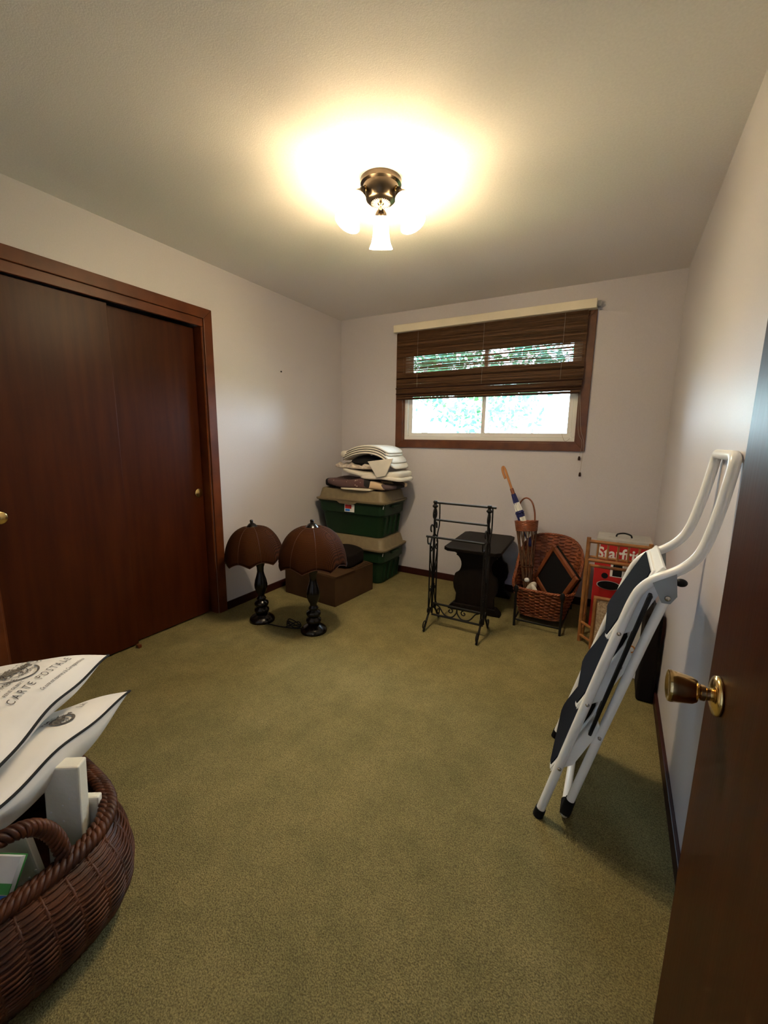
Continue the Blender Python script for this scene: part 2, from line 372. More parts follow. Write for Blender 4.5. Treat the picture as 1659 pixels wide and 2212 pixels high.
# ================================================================== WINDOW
wn = bpy.data.objects.new('window_1', None); col.objects.link(wn); wn.location = (1.45, D, 1.23)
struct(wn, 'white vinyl sliding window in a brown wooden casing', 'window')
ox0, ox1, oz0, oz1 = .632, 2.272, 1.228, 2.25
def xz_prism(m_, outl, y0, y1): return m_.prism(outl, y1-y0, lambda a, b_, d: Vector((a, y0+d, b_)))
ix0, ix1, iz0, iz1 = WX0, WX1, WZ0, WZ1
xz_prism(MB(), [(ox0, oz0), (ox1, oz0), (ix1, iz0), (ix0, iz0)], D-.018, D).build('bottom_casing', WINW, wn, bevel=.003)
xz_prism(MB(), [(ox0, oz1), (ox1, oz1), (ix1, iz1), (ix0, iz1)], D-.018, D).build('head_casing', WINW, wn, bevel=.003)
xz_prism(MB(), [(ox0, oz0), (ix0, iz0), (ix0, iz1), (ox0, oz1)], D-.018, D).build('side_casing', WINW, wn, bevel=.003)
xz_prism(MB(), [(ox1, oz0), (ix1, iz0), (ix1, iz1), (ox1, oz1)], D-.018, D).build('side_casing', WINW, wn, bevel=.003)
fy0, fy1 = D+.02, D+.09
def frame(m_, x0, x1, z0, z1, w, y0, y1):
    m_.bb((x0, y0, z0), (x1, y1, z0+w)); m_.bb((x0, y0, z1-w), (x1, y1, z1)); m_.bb((x0, y0, z0+w), (x0+w, y1, z1-w)); m_.bb((x1-w, y0, z0+w), (x1, y1, z1-w)); return m_
frame(MB(), ix0, ix1, iz0, iz1, .012, D, fy0).build('jamb_liner', WINW, wn)
frame(MB(), ix0, ix1, iz0, iz1, .042, fy0, fy1).build('vinyl_frame', VINYL, wn, bevel=.004)
mid = 1.462
for (a, b_, y, nm) in ((ix0+.042, mid+.02, fy0+.028, 'sash'), (mid-.02, ix1-.042, fy0+.008, 'sash')):
    sh = frame(MB(), a, b_, iz0+.042, iz1-.042, .034, y, y+.022).build(nm, VINYL, wn, bevel=.003)
    MB().bb((a+.034, y+.009, iz0+.076), (b_-.034, y+.013, iz1-.076)).build('pane', GLASS, sh)
MB().box((mid, fy0+.003, 1.62), (.012, .012, .05)).build('latch', VINYL, wn, bevel=.003)
# woven blind
bl = thing('roman_blind', 'brown woven reed blind with white valance, half raised over the window', 'blind', (1.45, D-.05, 1.65))
def sticks(z0, z1, x0, x1, y, pitch, hgt, seed, wob=.0015, th=.0022, skew=0):
    rnd = random.Random(seed); m_ = MB(); z = z0
    while z < z1:
        h_ = hgt*rnd.uniform(.75, 1.2); a = rnd.uniform(-wob, wob); b_ = rnd.uniform(-wob, wob); n_ = 7; e = rnd.uniform(0, .004)
        V = []; 
        ph = rnd.uniform(0, 6)
        for i in range(n_):
            t_ = i/(n_-1); x = lerp(x0+e, x1-e, t_); zz = z+lerp(a, b_, t_)+math.sin(ph+t_*9)*wob*.7+skew*(t_-.5)
            V += [(x, y-th/2, zz), (x, y-th/2, zz+h_), (x, y+th/2, zz+h_), (x, y+th/2, zz)]
        Fs = []
        for i in range(n_-1):
            k = i*4; Fs += [(k, k+4, k+5, k+1), (k+1, k+5, k+6, k+2), (k+2, k+6, k+7, k+3), (k+3, k+7, k+4, k)]
        Fs += [(0, 1, 2, 3), tuple((n_-1)*4+q for q in (3, 2, 1, 0))]
        m_.add(V, Fs); z += pitch*rnd.uniform(.85, 1.15)
    return m_
bx0, bx1 = .65, 2.218
MB().bb((.63, D-.085, 2.245), (2.268, D-.018, 2.308)).build('valance', IVORY, bl, bevel=.004, label='ivory white head rail cover')
MB().bb((2.268, D-.05, 2.262), (2.292, D-.018, 2.298)).build('bracket', STEEL, bl)
sticks(2.03, 2.243, bx0, bx1, D-.046, .0030, .0044, 2, wob=.0006).build('front_flap', REED, bl, kind='stuff')
sticks(1.885, 2.243, bx0, bx1, D-.034, .0043, .0039, 3, wob=.0015).build('reed_cloth', REED, bl, kind='stuff')
sticks(1.760, 1.89, bx0, bx1, D-.046, .0030, .0044, 4, wob=.0006).build('lower_cloth', REED, bl, kind='stuff')
for (z0, z1, y, dx) in ((1.712, 1.755, D-.052, .004), (1.690, 1.722, D-.040, .010), (1.664, 1.708, D-.046, .014)):
    sticks(z0, z1, bx0+dx, bx1-dx, y, .0030, .0044, int(z0*1000), wob=.0006).build('fold', REED, bl, kind='stuff')
    MB().tube([(bx0+dx, y-.006, z0), (bx1-dx, y-.006, z0)], .0055, 8).build('batten', TASSEL, bl)
MB().tube([(bx0, D-.056, 1.760), (bx1, D-.056, 1.760)], .0058, 8).build('batten', TASSEL, bl)
for x in (.86, 1.45, 2.06):
    MB().tube([(x, D-.0495, 2.24), (x, D-.0495, 1.76)], .0011, 6).build('lift_cord', CORD, bl)
for (x, z, pts) in ((2.240, 1.165, [(2.20, D-.03, 1.76), (2.215, D-.035, 1.40), (2.25, D-.03, 1.30), (2.242, D-.022, 1.20)]), (2.256, 1.042, [(2.20, D-.03, 1.76), (2.23, D-.035, 1.42), (2.265, D-.03, 1.28), (2.256, D-.022, 1.07)])):
    MB().tube(smoothpath(pts, 6), .0013, 6).build('pull_cord', CORD, bl)
    MB().lathe([(.003, .032), (.007, .028), (.009, .012), (.008, 0), (0, 0)], 12, (x, D-.022, z-.005)).build('tassel', TASSEL, bl, smooth=True, auto=40)
MB().tube(smoothpath([(2.12, D-.03, 1.76), (2.09, D-.01, 1.45), (2.12, D-.005, 1.31), (2.16, D-.005, 1.325)], 6), .0013, 6).build('loose_cord', CORD, bl)

# ================================================================== CEILING LIGHT
LX, LY = 1.462, 1.80
cl = thing('ceiling_light', 'bronze ceiling light with three lit frosted glass bell shades', 'ceiling light', (LX, LY, H))
MB().lathe([(.0, 0), (.092, 0), (.094, -.006), (.092, -.020), (.085, -.024), (.080, -.026), (.076, -.050), (.066, -.078), (.058, -.086), (.030, -.092), (0, -.094)], 40, (LX, LY, H)).build('canopy', BRONZE, cl, smooth=True, auto=40)
m = MB()
for k in range(28):
    a = 2*PI*k/28; m.box((LX+.036*math.cos(a), LY+.036*math.sin(a), H-.090), (.016, .004, .006), Matrix.Rotation(a, 3, 'Z'))
m.build('fluted_ring', BRONZE, cl)
MB().lathe([(0, -.118), (.005, -.116), (.008, -.110), (.005, -.102), (.012, -.098), (.016, -.092)], 20, (LX, LY, H)).build('finial', GOLD, cl, smooth=True)
az0 = math.radians(119)
for k in range(3):
    az = az0+k*2*PI/3
    rd = Vector((math.cos(az), math.sin(az), 0)); tilt = math.radians(26)
    ax = (rd*math.sin(tilt)+Vector((0, 0, -math.cos(tilt)))).normalized()
    sx = rd.cross(Vector((0, 0, 1))); R_ = Matrix((sx, ax.cross(sx), ax)).transposed()
    s0 = Vector((LX, LY, H-.050))+rd*.064; s1 = s0+rd*.016+Vector((0, 0, .002)); s2 = s1+rd*.012+Vector((0, 0, -.012))
    ar = MB().tube(smoothpath([s0, s0+rd*.014+Vector((0, 0, .004)), s1, s2], 6), .007, 10).build('arm', GOLD, cl, smooth=True)
    MB().lathe([(.013, -.004), (.015, .0), (.013, .006), (.008, .010)], 16, s0, Matrix((sx, rd.cross(sx), rd)).transposed()).build('arm_collar', GOLD, ar, smooth=True)
    MB().lathe([(.006, -.012), (.010, -.008), (.015, .008), (.026, .022), (.029, .034), (.029, .040), (.0, .040)], 24, s2, R_).build('socket', BRONZE, ar, smooth=True, auto=40)
    prof = [(.026, .030), (.031, .036), (.035, .055), (.037, .085), (.040, .115), (.047, .145), (.058, .168), (.0565, .169), (.045, .146), (.038, .115), (.035, .085), (.033, .055), (.028, .038)]
    MB().lathe(prof, 32, s2, R_).build('bell_shade', SHADE, ar, smooth=True)
    MB().lathe([(0, .04), (.012, .045), (.014, .065), (.024, .085), (.027, .105), (.022, .124), (.010, .134), (0, .136)], 20, s2, R_).build('bulb', BULB, ar, smooth=True)

# ================================================================== TABLE LAMPS
LMX, LMY = .799, 2.09
def make_lamp():
    r = thing('table_lamp', 'x', 'lamp', (LMX, LMY, 0), 'cane table lamps standing on the carpet')
    c = (LMX, LMY, 0)
    MB().lathe([(0, 0), (.088, 0), (.090, .008), (.086, .022), (.070, .036), (.050, .048), (.036, .056)], 36, c).build('base', BLACKW, r, smooth=True, auto=40)
    prof = [(.036, .056), (.046, .064), (.052, .078), (.050, .092), (.036, .103), (.034, .108), (.046, .116), (.050, .130), (.046, .144), (.030, .152), (.026, .160), (.034, .166), (.030, .176), (.022, .186),
            (.024, .200), (.036, .222), (.045, .250), (.046, .272), (.040, .305), (.029, .340), (.023, .368), (.025, .40), (.034, .43), (.030, .46), (.018, .48), (.010, .49), (.008, .64)]
    MB().lathe(prof, 28, c).build('turned_stem', BLACKW, r, smooth=True)
    NR = 8
    def shp(u, v, off=0):
        a = 2*PI*u; t_ = v
        R_ = .045+(.226-.045)*math.sin(t_*PI/2*.97)**.92
        sc = abs(math.cos(a*NR/2))
        R_ *= 1-.045*(sc**3)*t_ 
        z = .728-(.728-.492)*(1-math.cos(t_*PI/2))**.95-.028*(1-sc)*(t_**6)+.008*(t_**6)
        return Vector((c[0]+(R_+off)*math.cos(a), c[1]+(R_+off)*math.sin(a), z+off*.6))
    sh = MB().grid(lambda u, v: shp(u, v), 96, 20, cu=True).build('lamp_shade', CANE, r, smooth=True)
    md = sh.modifiers.new('thickness', 'SOLIDIFY'); md.thickness = .003
    for k in range(NR):
        u = (k+0.0)/NR
        MB().tube([shp(u, i/14, .002) for i in range(15)], .0026, 6).build('rib', RIBM, sh)
    MB().tube([shp(i/96, 1, .001) for i in range(96)], .0035, 6, closed=True).build('rim_binding', RIBM, sh)
    MB().lathe([(.052, .716), (.050, .724), (.036, .738), (.026, .748), (.020, .752), (.013, .756), (.011, .764), (.014, .770), (.010, .778), (0, .780)], 24, c).build('finial_cap', BLACKW, sh, smooth=True, auto=40)
    return r
lampA = make_lamp(); tag(lampA, 'dark turned-wood table lamp with domed cane shade, in front of the brown carton')
lampB = copy_tree(lampA); lampB.location = (.370, 2.035, 0); tag(lampB, 'dark turned-wood table lamp with tilted domed cane shade, beside the closet casing')
lampB.rotation_euler.z = .25
for ch in lampB.children:
    if ch.name.startswith('lamp_shade'):
        ch.rotation_euler = (.0, 0, 0); ch.location = (-.012, .0, -.028); ch.rotation_euler = (-.02, -.07, 0); ch.scale = (.9, .9, .98)
rnd = random.Random(5)
cp = [(.795, 2.00, .012), (.74, 1.985, .006), (.66, 1.97, .006), (.56, 1.965, .006), (.48, 1.975, .006), (.42, 1.975, .008)]
MB().tube(smoothpath(cp, 8), .0038, 8).build('power_cord', BLACKP, lampB)
cp = [(.74, 2.05, .012)]
for i in range(15):
    a = i*1.25; cp.append((.655+.055*math.cos(a)*(1+.2*rnd.random()), 2.045+.022*math.sin(a)+.008*i/15, .010+.035*(i % 3)/2+.01*rnd.random()))
cp.append((.60, 2.02, .006))
MB().tube(smoothpath(cp, 6), .0036, 7).build('power_cord', BLACKP, lampA)

# ================================================================== STORAGE TUBS
def rrect(x0, x1, y0, y1, r, n=6):
    P = []
    for (cx, cy, a0) in ((x1-r, y1-r, 0), (x0+r, y1-r, PI/2), (x0+r, y0+r, PI), (x1-r, y0+r, 1.5*PI)):
        for i in range(n+1): a = a0+PI/2*i/n; P.append((cx+r*math.cos(a), cy+r*math.sin(a)))
    return P
def loft(m_, rings, cap0=True, cap1=True):       # list of equal-length rings
    N = len(rings[0]); V = [p for r_ in rings for p in r_]; Fs = []
    for i in range(len(rings)-1):
        for k in range(N): k2 = (k+1) % N; Fs.append((i*N+k, i*N+k2, (i+1)*N+k2, (i+1)*N+k))
    if cap0: Fs.append(tuple(range(N-1, -1, -1)))
    if cap1: Fs.append(tuple((len(rings)-1)*N+k for k in range(N)))
    return m_.add(V, Fs)
def tub(z0, label, sticker):
    x0, x1, y0, y1 = .055, .785, 3.065, 3.525
    r = thing('storage_tub', label, 'storage tub', ((x0+x1)/2, (y0+y1)/2, z0), 'stacked green storage tubs')
    def ring(ins, z, rr_=.05): return [(a, b_, z0+z) for a, b_ in rrect(x0+ins, x1-ins, y0+ins, y1-ins, max(rr_, .012))]
    bd = loft(MB(), [ring(.070, 0), ring(.060, .006), ring(.034, .195), ring(.030, .205), ring(.018, .212), ring(.012, .300), ring(.004, .302), ring(.002, .320)]).build('tub_body', TUBG, r, smooth=True, auto=30)
    for k in range(4):
        y = lerp(y0+.1, y1-.1, k/3)
        MB().beam((x1-.058, y, z0+.02), (x1-.034, y, z0+.19), .03, .006, (0, 1, 0)).build('side_rib', TUBG, bd)
    for x in (x0-.004, x1+.004):
        MB().box((x, (y0+y1)/2, z0+.285), (.024, .14, .02)).build('handle', TUBG, r, bevel=.006)
    ld = loft(MB(), [ring(-.010, .318), ring(-.012, .326), ring(-.012, .332), ring(.006, .336), ring(.012, .345), ring(.028, .415), ring(.036, .424)]).build('lid', TUBT, r, smooth=True, auto=35)
    # drooping lip at the centre of the front
    cx = .42
    MB().prism([(cx-.14, .332), (cx-.09, .296), (cx+.06, .296), (cx+.12, .332)], .010, lambda a, b_, d: Vector((a, y0-.012+d, z0+b_))).build('front_latch', TUBT, ld, bevel=.003)
    MB().tube([(x1-.012, y0+.03, z0+.315), (x1-.02, y0+.03, z0+.275)], .004, 6).build('clip', WHITEP, bd)
    if sticker:
        st = MB().box((cx+.005, y0+.0115, z0+.258), (.105, .003, .068), Matrix.Rotation(-.05, 3, 'X')).build('sticker', WHITEP, r, label='small white, red and blue sticker')
        MB().box((cx-.006, y0+.0095, z0+.272), (.068, .002, .034), Matrix.Rotation(-.05, 3, 'X')).build('print', RED, st)
        MB().box((cx-.014, y0+.0100, z0+.240), (.05, .002, .022), Matrix.Rotation(-.05, 3, 'X')).build('print', BLUEP, st)
        MB().box((cx+.040, y0+.0100, z0+.238), (.022, .002, .024), Matrix.Rotation(-.05, 3, 'X')).build('print', GREENP, st)
    return r
tub(0.0, 'dark green storage tub with tan lid, bottom of the stack in the corner', False)
tub(.424, 'dark green storage tub with tan lid and small sticker, topmost of the stack', True)
# brown carton in front of the tubs
bx = thing('carton', 'brown cardboard carton on the floor before the storage tubs', 'box', (.44, 2.76, 0))
Rb = Matrix.Rotation(-.09, 3, 'Z')
bc = Vector((.43, 2.765, 0))
MB().box(bc+Vector((0, 0, .12)), (.56, .50, .24), Rb).build('carton_body', CARD, bx, bevel=.004)
MB().box(bc+Vector((0, -.125, .243)), (.555, .24, .005), Rb).build('flap', CARD, bx)
MB().box(bc+Vector((0, .125, .243)), (.555, .24, .005), Rb).build('flap', CARD, bx)
tag(MB().soft((.44, 2.83, .316), (.46, .30, .125), p=6, q=.3, defo=lambda P: P+Vector((0, 0, .008*math.sin(P.x*19)+.006*math.sin(P.y*23)))).build('folded_bag', DARKBAG, smooth=True), 'folded black bag lying on the brown cardboard carton', 'bag')

# ================================================================== LINENS ON THE TUBS
def wob(a, f1, f2, ph=0): return lambda P: P+Vector((a*.5*math.sin(P.y*f2+ph), a*.5*math.sin(P.x*f1*1.3+ph), a*math.sin(P.x*f1+ph)*math.cos(P.y*f2)))
ZT = .848
QM = mat('patchwork_cotton', (.12, .06, .06), .9)
n, l, b = nodes_of(QM)
t = n.new('ShaderNodeTexCoord'); mp = n.new('ShaderNodeMapping'); mp.inputs['Rotation'].default_value = (.5, .3, .78); mp.inputs['Scale'].default_value = (9, 9, 9)
vo = n.new('ShaderNodeTexVoronoi'); vo.distance = 'CHEBYCHEV'; vo.inputs['Randomness'].default_value = .15; vo.inputs['Scale'].default_value = 1
sp = n.new('ShaderNodeSeparateColor'); rq = n.new('ShaderNodeValToRGB'); rq.color_ramp.interpolation = 'CONSTANT'
rq.color_ramp.elements[0].color = (.010, .009, .010, 1); rq.color_ramp.elements[1].position = .38; rq.color_ramp.elements[1].color = (.085, .055, .06, 1)
e = rq.color_ramp.elements.new(.68); e.color = (.66, .50, .32, 1)
l.new(t.outputs['Object'], mp.inputs['Vector']); l.new(mp.outputs[0], vo.inputs['Vector']); l.new(vo.outputs['Color'], sp.inputs[0]); l.new(sp.outputs[0], rq.inputs['Fac'])
# flower print on one half
v2 = n.new('ShaderNodeTexVoronoi'); v2.inputs['Scale'].default_value = 42; r3 = n.new('ShaderNodeValToRGB'); r3.color_ramp.elements[0].position = .10; r3.color_ramp.elements[0].color = (.55, .45, .36, 1)
r3.color_ramp.elements[1].position = .26; r3.color_ramp.elements[1].color = (.095, .045, .045, 1)
l.new(t.outputs['Object'], v2.inputs['Vector']); l.new(v2.outputs['Distance'], r3.inputs['Fac'])
n3 = n.new('ShaderNodeTexNoise'); n3.inputs['Scale'].default_value = 12; l.new(t.outputs['Object'], n3.inputs['Vector'])
r4 = n.new('ShaderNodeValToRGB'); r4.color_ramp.elements[0].position = .50; r4.color_ramp.elements[1].position = .53; l.new(n3.outputs['Fac'], r4.inputs['Fac'])
m0 = n.new('ShaderNodeMixRGB'); m0.inputs[1].default_value = (.095, .05, .05, 1); l.new(r4.outputs[0], m0.inputs[0]); l.new(r3.outputs[0], m0.inputs[2])
sx_ = n.new('ShaderNodeSeparateXYZ'); l.new(t.outputs['Object'], sx_.inputs[0]); gt = n.new('ShaderNodeMath'); gt.operation = 'GREATER_THAN'; gt.inputs[1].default_value = .08; l.new(sx_.outputs[0], gt.inputs[0])
m1 = n.new('ShaderNodeMixRGB'); l.new(gt.outputs[0], m1.inputs[0]); l.new(m0.outputs[0], m1.inputs[1]); l.new(rq.outputs[0], m1.inputs[2]); l.new(m1.outputs[0], b.inputs['Base Color'])
def qdef(P):
    f_ = 1-abs(P.x/.36)**2.2*.45
    z = P.z*f_+(.010*math.sin(P.x*17+.5)+.005*math.sin(P.y*22))*(.35+.65*(P.z > 0))
    return Vector((P.x, P.y+.02*math.sin(P.x*9), z-.06*max(0, P.x-.12)))
qr = thing('folded_quilt', 'folded patchwork quilt in brown, black and cream on the tub lid', 'quilt', (.49, 3.27, ZT))
MB().soft((.49, 3.275, ZT+.055), (.72, .40, .090), p=5, q=.42, defo=qdef).build('quilt_fold', QM, qr, smooth=True)
MB().soft((.17, 3.30, ZT+.042), (.16, .34, .085), p=4, q=.5, defo=wob(.006, 20, 20)).build('quilt_border', BLACKC, qr, smooth=True)
MB().soft((.48, 3.14, ZT+.010), (.32, .16, .022), p=5, q=.5).build('quilt_backing', LINEN2, qr, smooth=True)
m = MB(); m.soft((.60, 3.27, ZT+.160), (.60, .36, .055), p=5, q=.45, defo=lambda P: Vector((P.x, P.y, P.z*(1+.25*math.sin(P.x*8))-.09*max(0, P.x)-.02*math.cos(P.x*9))))
pb = thing('folded_blanket', 'folded white blanket lying on the patchwork quilt', 'blanket', (.60, 3.27, ZT+.11))
m.build('blanket_fold', LINEN, pb, smooth=True)
MB().soft((.71, 3.25, ZT+.126), (.42, .34, .040), p=5, q=.45, defo=lambda P: P+Vector((0, 0, .006*math.sin(P.x*14)-.10*max(0, P.x)))).build('blanket_fold', LINEN, pb, smooth=True)
lc = MB()
rnd = random.Random(11)
def ldef(P): return P+Vector((0, .012*math.sin(P.x*55), (.012*math.sin(P.x*38)*math.cos(P.y*31)+.006*math.sin(P.x*90+P.y*60))*(P.z > -.004)))
lc.soft((.45, 3.27, ZT+.206), (.50, .32, .044), p=4, q=.5, defo=ldef, nu=90, nv=24)
tag(lc.build('lace_cloth', LACE, smooth=True), 'crumpled cream lace cloth between white blanket and black cloth', 'cloth')
tag(MB().soft((.56, 3.28, ZT+.266), (.36, .30, .086), p=5, q=.45, defo=lambda P: Vector((P.x, P.y, P.z*(1-.75*(P.x/.18)**2)-.5*P.x*P.x))).build('folded_cloth', BLACKC, smooth=True), 'folded black cloth under the arched white towels', 'cloth')
tw = thing('towel_stack', 'white towels with dark hems arched over the top of the linen pile', 'towels', (.57, 3.27, ZT+.30))
def arch(x): return .012-1.15*(x-.02)**2-(.0 if x < .12 else 1.6*(x-.12)**2)
for k, (cx, w_, yy, dz) in enumerate(((.60, .52, 3.25, .0), (.585, .50, 3.26, .020), (.57, .44, 3.27, .040), (.575, .42, 3.275, .058))):
    df = lambda P, cx=cx: Vector((P.x, P.y+.02*P.x, P.z+arch(P.x+cx-.57)))
    fo = MB().soft((cx, yy, ZT+.322+dz), (w_, .34, .021), p=8, q=.4, defo=df, nu=72, nv=10).build('towel_fold', LINEN, tw, smooth=True)
    hz = [Vector((cx+x, yy-.169+.02*x, ZT+.3155+dz+arch(x+cx-.57))) for x in [w_/2*.94*(i/12-1) for i in range(25)]]
    MB().tube(hz, .0028, 6).build('hem', PIPE, fo)
# curled left end of the towels
MB().tube([Vector((.345+.0*i, 3.10+.34*i/10, ZT+.316)) for i in range(11)], .030, 12).build('towel_roll', LINEN, tw, smooth=True)
MB().prism([(.62, .0), (.87, .035), (.80, -.115), (.715, -.135)], .01, lambda a, b_, d: Vector((a, 3.066+d, ZT+.262+b_))).build('hanging_corner', LINEN, tw, bevel=.003)

# ================================================================== IRON QUILT RACK
qx = thing('quilt_rack', 'black wrought-iron quilt rack with three rails and scrollwork ends', 'quilt rack', (1.64, 2.60, 0))
def spiral(c, r0, turns, a0, sgn, fx, n_=26, r1=.006):
    return [fx(c[0]+lerp(r0, r1, i/n_)*math.cos(a0+sgn*turns*2*PI*i/n_), c[1]+lerp(r0, r1, i/n_)*math.sin(a0+sgn*turns*2*PI*i/n_)) for i in range(n_+1)]
for X in (1.452, 1.822):
    fx = lambda a, b_, X=X: Vector((X, 2.60+a, b_))
    post = MB().tube([fx(0, .09), fx(0, .86)], .0085, 8).build('post', IRON, qx)
    MB().lathe([(.0085, .845), (.018, .853), (.020, .860), (.012, .868), (.010, .876), (.016, .884), (.013, .893), (.010, .896), (0, .897)], 12, (X, 2.60, 0)).build('finial', IRON, post, smooth=True)
    for s in (-1, 1):
        MB().tube([fx(s*.064, .10), fx(s*.064, .60), fx(s*.045, .64), fx(s*.012, .66)], .0055, 8).build('side_bar', IRON, qx)
        # foot
        MB().tube(smoothpath([fx(s*.0, .135), fx(s*.045, .115), fx(s*.085, .075), fx(s*.118, .030), fx(s*.140, .007)], 6), .0075, 8).build('foot', IRON, qx)
        MB().tube(spiral((s*.120, .052), .036, 1.1, -PI/2 if s > 0 else -PI/2, s, fx), .0048, 6).build('foot_scroll', IRON, qx)
        MB().tube(spiral((s*.062, .130), .028, 1.2, 0 if s < 0 else PI, -s, fx), .0045, 6).build('scroll', IRON, qx)
        # long lancet scrolls between the bars
        MB().tube(smoothpath([fx(s*.058, .15), fx(s*.03, .24), fx(s*.014, .34), fx(s*.04, .40), fx(s*.058, .44)], 6), .0042, 6).build('scroll', IRON, qx)
        MB().tube(smoothpath([fx(s*.008, .34), fx(s*.028, .43), fx(s*.050, .50), fx(s*.058, .56), fx(s*.040, .585), fx(s*.030, .565), fx(s*.040, .55)], 6), .0042, 6).build('scroll', IRON, qx)
        MB().tube(spiral((s*.034, .275), .022, 1.1, PI/2, s, fx), .004, 6).build('scroll', IRON, qx)
        # ring under the finial and S hook
        MB().tube(smoothpath([fx(0, .765), fx(s*.026, .785), fx(s*.030, .81), fx(s*.018, .835), fx(0, .845)], 6), .0042, 6).build('scroll', IRON, qx)
    MB().tube([fx(-.028, .808), fx(.028, .808)], .0035, 6).build('ring_bar', IRON, qx)
    MB().tube(smoothpath([fx(-.052, .690), fx(-.064, .705), fx(-.060, .730), fx(-.040, .735), fx(-.012, .715), fx(.0, .68)], 6), .0055, 7).build('hook', IRON, qx)
    MB().tube(smoothpath([fx(.040, .70), fx(.036, .735), fx(.015, .742), fx(.0, .72)], 6), .0055, 7).build('hook', IRON, qx)
    MB().lathe([(0, -.03), (.014, -.01), (.010, .02), (0, .06)], 8, (X, 2.60, .40)).build('spear', IRON, post)
    # brackets of the rear and the front rail
    MB().tube(smoothpath([fx(.05, .60), fx(.060, .66), fx(.086, .72), fx(.084, .84), fx(.074, .872), fx(.060, .872)], 8), .0048, 8).build('rear_bracket', IRON, qx)
    MB().tube(smoothpath([fx(-.030, .655), fx(-.055, .618), fx(-.098, .615), fx(-.112, .64), fx(-.110, .668)], 8), .0048, 8).build('front_bracket', IRON, qx)
for (y, z, e) in ((2.660, .873, .028), (2.60, .765, .0), (2.492, .668, .012)):
    MB().tube([(1.452-e, y, z), (1.822+e, y, z)], .0072, 10).build('rail', IRON, qx)
for z in (.165, .080):
    MB().tube([(1.452, 2.60, z), (1.822, 2.60, z)], .0078, 8).build('stretcher', IRON, qx)
for s in (-1, 1):
    fz = lambda a, b_, s=s: Vector((1.637+s*a, 2.60, b_))
    MB().tube(smoothpath([fz(.155, .158), fz(.13, .145), fz(.10, .105), fz(.07, .088), fz(.03, .092), fz(.004, .125), fz(.0, .158)], 6), .0048, 7).build('stretcher_scroll', IRON, qx)
    MB().tube(spiral((.048, .133), .020, 1.0, PI/2, 1, fz), .0045, 7).build('stretcher_scroll', IRON, qx)

# ================================================================== TRESTLE TABLE
TA = math.radians(3); tcx, tcy = 1.615, 3.19
RT = Matrix.Rotation(TA, 3, 'Z')
def tp(x, y, z): v = RT @ Vector((x, y, 0)); return Vector((tcx+v.x, tcy+v.y, z))
tb = thing('trestle_table', 'small dark oak trestle table with shaped end panels', 'table', (tcx, tcy, 0))
hx, hy, cc = .212, .325, .035
out = [(-hx+cc, -hy), (hx-cc, -hy), (hx, -hy+cc), (hx, hy-cc), (hx-cc, hy), (-hx+cc, hy), (-hx, hy-cc), (-hx, -hy+cc)]
MB().prism(out, .026, lambda a, b_, d: tp(a, b_, .484+d)).build('table_top', DARKT, tb, bevel=.004)
half = [(.165, .484), (.165, .455), (.150, .448)]
for i in range(9):
    a = math.radians(70-i*17.5); half.append((.178-.066*math.cos(a), .365+.078*math.sin(a)))
half += [(.160, .285), (.172, .22), (.165, .17), (.145, .13), (.150, .06), (.165, .05)]
for yy in (-.21, .21):
    ol = half+[(-a, b_) for a, b_ in reversed(half)]
    MB().prism(ol, .03, lambda a, b_, d, yy=yy: tp(a+.02, yy-.015+d, b_)).build('end_panel', DARKT, tb, bevel=.003)
    fo = [(-.20, 0), (.20, 0), (.20, .02), (.165, .055), (-.165, .055), (-.20, .02)]
    MB().prism(fo, .07, lambda a, b_, d, yy=yy: tp(a+.02, yy-.035+d, b_)).build('foot', DARKT, tb, bevel=.004)
MB().prism([(-.2, .20), (.2, .20), (.2, .26), (-.2, .26)], .024, lambda a, b_, d: tp(.02-.012+d, a, b_)).build('stretcher', DARKT, tb)

# ================================================================== WICKER CORNER BASKET
def weave_basket(root, bot, rim, n_st, rows, mtl, r_w=.0042, r_s=.004, amp=.0045, vmin=.03, vmax=.97, seg=4, lining=None, belly=None, level=0):
    def P(u, v):
        p = bot(u).lerp(rim(u), v)
        return p if belly is None else p+(belly(u)-bot(u).lerp(rim(u), .5))*(4*v*(1-v))
    ctr = sum((bot(i/24) for i in range(24)), Vector())/24
    if lining: 
        m_ = MB(); m_.grid(lambda u, v: (P(u, v)-ctr)*1.0+ctr+Vector((0, 0, .003)), 64, 8, cu=True)
        m_.add([(P(i/64, 0)-ctr)*1.0+ctr+Vector((0, 0, .003)) for i in range(64)], [tuple(range(64))])
        m_.build('lining', lining, root)
    m_ = MB()
    N_ = n_st*seg
    for j in range(rows):
        pts = []; run = []; runs = []
        for i in range(N_+1):
            u = i/N_
            if level:
                z = .07+level*j; v = (z-bot(u).z)/(rim(u).z-bot(u).z)
            else: v = lerp(vmin, vmax, j/(rows-1))
            if v > .985:
                if len(run) > 2: runs.append(run)
                run = []; continue
            p = P(u, v); d = (P(u+.003, v)-P(u-.003, v)); nn = Vector((d.y, -d.x, 0)).normalized()
            ph = PI*(i/seg+j)
            run.append(p+nn*amp*math.cos(ph)+Vector((0, 0, random.uniform(-.0006, .0006))))
        if len(run) > 2: runs.append(run)
        for q in runs:
            if len(q) == N_+1: m_.tube(q[:-1], r_w, 5, closed=True)
            else: m_.tube(q, r_w, 5)
    m_.build('weave', mtl, root, smooth=True, kind='stuff')
    m_ = MB()
    for i in range(n_st):
        u = (i+.5)/n_st; m_.tube([P(u, k/6) for k in range(7)], r_s, 6)
    m_.build('stakes', mtl, root, smooth=True, kind='stuff')
    return P
